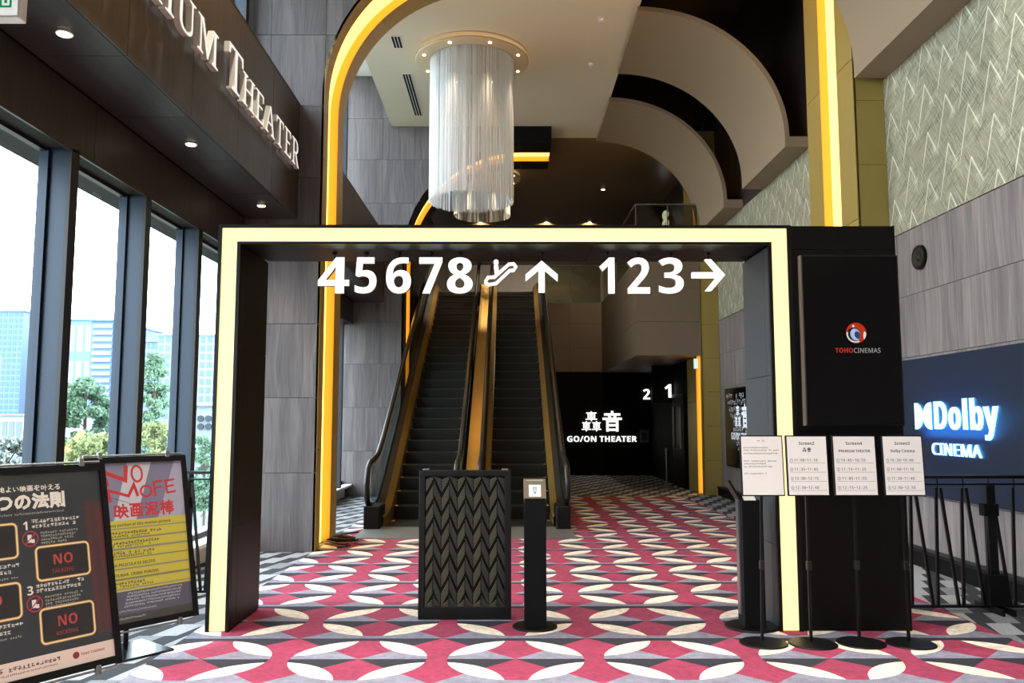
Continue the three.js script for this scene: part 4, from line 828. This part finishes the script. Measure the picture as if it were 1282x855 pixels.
posterStand('poster stand with dark movie manners poster with framed red NO panels', -2.18 - 0.38 * 0.55, 4.825 - 0.38 * 0.835, stand1, manner, 0.24);
posterStand('poster stand with purple and yellow film theft warning poster', -2.165 - 0.38 * 0.613, 5.943 - 0.38 * 0.79, stand2, piracy, 0.22);

// railings with leaning bars
function railing(label, x0, x1, d, feet, turn = 1) {
  const t = thing('railing', label, 'railing');
  part(t, 'top_rail', box(x0, x1, 1.075, 1.10, d - 0.02, d + 0.02), MAT.blackMetal); part(t, 'upper_rail', box(x0, x1, 1.02, 1.035, d - 0.012, d + 0.012), MAT.blackMetal); part(t, 'bottom_rail', box(x0, x1, 0.03, 0.05, d - 0.015, d + 0.015), MAT.blackMetal);
  for (let x = x0 + 0.08; x < x1 - 0.05; x += 0.212) {
    part(t, 'bar', bar([x, 0.05, d], [x + 0.028, 1.0, d], 0.022, 0.022), MAT.blackMetal);
    if (x + 0.25 < x1) part(t, 'bar', bar([x + 0.172 * turn + (turn < 0 ? 0.2 : 0), 0.05, d], [x + 0.062, 1.0, d], 0.022, 0.022), MAT.blackMetal);
    part(t, 'stub', box(x + 0.035, x + 0.043, 1.0, 1.075, d - 0.006, d + 0.006), MAT.blackMetal);
  }
  for (const f of feet) {
    part(t, 'post', box(f - 0.035, f + 0.035, 0.03, 1.02, d - 0.03, d + 0.03), MAT.blackMetal); part(t, 'foot_box', rbox(f - 0.075, f + 0.085, 0.05, 0.3, d - 0.07, d + 0.07, 0.008), MAT.blackMatt); part(t, 'lock_box', rbox(f - 0.07, f + 0.05, 0.77, 0.87, d - 0.05, d + 0.04, 0.006), MAT.blackMatt);
    part(t, 'foot', box(f - 0.055, f - 0.035, 0, 0.05, d - 0.2, d + 0.2), MAT.blackMetal); part(t, 'foot', box(f + 0.035, f + 0.055, 0, 0.05, d - 0.2, d + 0.2), MAT.blackMetal);
  }
}
railing('black railing with leaning bars beside the gate, under the wall sign', 3.02, 4.36, 6.93, [3.99]);
railing('black railing with leaning bars between the window and the gate', -3.2, -2.27, 7.55, [-2.9], 1);
{
  const t = thing('cable_bundle', 'loose black cables on the floor at the grey portal foot', 'cable');
  for (let k = 0; k < 4; k++) { const pts = []; for (let i = 0; i < 9; i++) pts.push([-2.28 + 0.16 * Math.sin(i * 1.3 + k), 0.02 + 0.02 * (k + Math.abs(Math.sin(i + k))), 10.2 + i * 0.1 + 0.05 * Math.cos(i * 2 + k)]); part(t, 'cable', tube(pts.map((p) => [p[0] + 0.2, p[1], p[2]]), 0.012, 48, 6), MAT.rubber); }
}

// ------------------------------------------------------------------ outdoors
const out = struct('ground', 'paved and planted ground outside the windows', 'ground');
part(out, 'paving', box(-400, -3.9, -7.2, -7, -60, 400), M({ color: C('#6d7266'), roughness: 0.9 }));
function tower(name, label, px0, px1, pyTop, d, depth, wall, win, floors, cols, bands) {
  const t = thing(name, label, 'building'), a = at(px0, pyTop, d), b = at(px1, pyTop, d), y0 = -7, H = a[1];
  part(t, 'wall', box(a[0], b[0], y0, H, d, d + depth), wall); part(t, 'roof', box(a[0] - 0.3, b[0] + 0.3, H, H + (H - y0) * 0.01, d - 0.3, d + depth), wall);
  const fh = (H - y0) / floors, cw = (b[0] - a[0]) / cols;
  for (let f = 1; f < floors; f++) {
    if (bands) { part(t, 'window_band', box(a[0] + cw * 0.3, b[0] - cw * 0.2, y0 + fh * f, y0 + fh * (f + 0.55), d - 0.25, d), win); continue; }
    const row = []; for (let c = 0; c < cols; c++) row.push(box(a[0] + cw * (c + 0.14), a[0] + cw * (c + 0.86), y0 + fh * (f + 0.12), y0 + fh * (f + 0.85), d - 0.05, d)); part(t, 'window_row', merge(row), win);
  }
  return t;
}
const bm = (h, r = 0.6) => M({ color: C(h), roughness: r });
tower('glass_tower', 'tall blue glass tower block behind the white house', -60, 30, 390, 170, 30, bm('#5d7590'), bm('#37597f', 0.25), 26, 14);
tower('office_tower', 'office tower with pale vertical fins above the pine', 86, 117, 401, 168, 20, bm('#5b7aa2'), bm('#7f9cbb'), 4, 3, false);
tower('balcony_tower', 'banded blue apartment tower beside the finned office tower', 115, 143, 402, 140, 20, bm('#4a6796'), bm('#7e96b6'), 22, 3, true);
tower('apartment_block', 'pale low apartment block behind the tall pine', 178, 200, 428, 130, 20, bm('#6f8396'), bm('#43607c', 0.3), 16, 4);
tower('apartment_block', 'pale rounded apartment block with rows of balconies by the gate', 198, 276, 420, 122, 24, bm('#7e8f9c'), bm('#4d6478', 0.35), 17, 9);
const house = tower('low_house', 'low white house seen under the glass tower', -60, 29, 520, 60, 10, bm('#8a9396'), bm('#52626f', 0.3), 3, 10);
const plant = tower('plant_building', 'pale service building with round fans by the gate', 232, 285, 508, 45, 8, bm('#87949c'), bm('#7c8a94'), 2, 1);
for (let k = 0; k < 4; k++) { const p = at(251 + (k % 2) * 10, 524 + (k >> 1) * 10, 44.9), g = new THREE.CylinderGeometry(0.17, 0.17, 0.15, 16); g.rotateX(Math.PI / 2); g.translate(p[0], p[1], -p[2]); part(plant, 'fan', g, bm('#30363b')); }
const leafMats = ['#5f7f63', '#6c8d72', '#85905e'].map((h) => MP({ color: C(h), roughness: 0.9, transmission: 0.25, thickness: 0 }));
function tree(name, label, px, pyTop, pyBot, wpx, d, mat, n, cone) {
  const t = thing(name, label, 'tree'), top = at(px, pyTop, d), bot = at(px, pyBot, d), R = wpx / F * d / 2, x = top[0], H = top[1] - bot[1];
  part(t, 'trunk', tube([[x, -7, d], [x + 0.1, bot[1], d], [x, top[1] - H * 0.15, d]], R * 0.06, 12, 7), bm('#4f4436'));
  for (let k = 0; k < 7; k++) { const y = bot[1] + H * (0.1 + 0.11 * k), a = k * 2.4, r = R * 0.7 * (cone ? 1 - k * 0.11 : 1); part(t, 'branch', tube([[x, y - 0.4, d], [x + Math.cos(a) * r * 0.5, y, d + Math.sin(a) * r * 0.5], [x + Math.cos(a) * r, y + 0.3, d + Math.sin(a) * r]], R * 0.022, 6, 5), bm('#4f4436')); }
  const pos = [], nor = []; const v = new THREE.Vector3(), q = new THREE.Quaternion(), e = new THREE.Euler();
  for (let i = 0; i < n; i++) {
    const cl = Math.floor(rnd() * 46), h1 = hash(cl, 1, px), h2 = hash(cl, 2, px), h3 = hash(cl, 3, px), fy = h1, rr = R * (cone ? (1.05 - fy) * 1.0 : Math.sqrt(Math.max(0.05, 1 - (fy * 2 - 1) ** 2))) * (0.45 + 0.6 * h3), a = h2 * 6.283;
    const s = R * 0.30, cx = x + Math.cos(a) * rr + (rnd() + rnd() - 1) * s, cy = bot[1] + H * (0.05 + 0.9 * fy) + (rnd() + rnd() - 1) * s * 0.6, cz = -d + Math.sin(a) * rr + (rnd() + rnd() - 1) * s;
    e.set(rnd() * 6, rnd() * 6, rnd() * 6); q.setFromEuler(e); const l = R * 0.07;
    for (const [ax, ay] of [[-l, -l * 0.4], [l, -l * 0.4], [0, l * 1.1]]) { v.set(ax, ay, 0).applyQuaternion(q); pos.push(cx + v.x, cy + v.y, cz + v.z); } v.set(0, 0, 1).applyQuaternion(q); for (let k = 0; k < 3; k++) nor.push(v.x, v.y, v.z);
  }
  const g = new THREE.BufferGeometry(); g.setAttribute('position', new THREE.Float32BufferAttribute(pos, 3)); g.setAttribute('normal', new THREE.Float32BufferAttribute(nor, 3));
  const f = part(t, 'foliage', g, mat); f.userData.kind = 'stuff';
}
tree('pine_tree', 'broad green pine between the first two window fins', 108, 470, 585, 70, 38, leafMats[0], 16000, false);
tree('conifer_tree', 'tall conical green conifer before the pale apartment block', 195, 436, 585, 66, 40, leafMats[1], 16000, true);
tree('yellow_shrub', 'yellow-green rounded shrub below the broad pine', 122, 542, 600, 70, 30, leafMats[2], 5000, false);
tree('yellow_shrub', 'yellow-green rounded shrub below the tall conifer', 195, 528, 610, 70, 36, leafMats[2], 5000, false);
tree('bare_shrub', 'greyish shrub in front of the low white house', 10, 548, 610, 80, 33, bm('#76807a'), 5000, false);
tree('leafy_shrub', 'green shrub outside the window next to the gate', 255, 545, 640, 60, 26, leafMats[1], 6000, false);
{
  const t = thing('crane_boom', 'orange slanted crane boom outside the window', 'crane'), a = at(78, 568, 33), b = at(104, 540, 33);
  part(t, 'boom', bar(a, b, 0.18, 0.18), bm('#c58a4a')); part(t, 'mast', bar([a[0] - 0.2, -7, 33], a, 0.3, 0.3), bm('#8b7a5e'));
}

renderer.render(scene, camera);
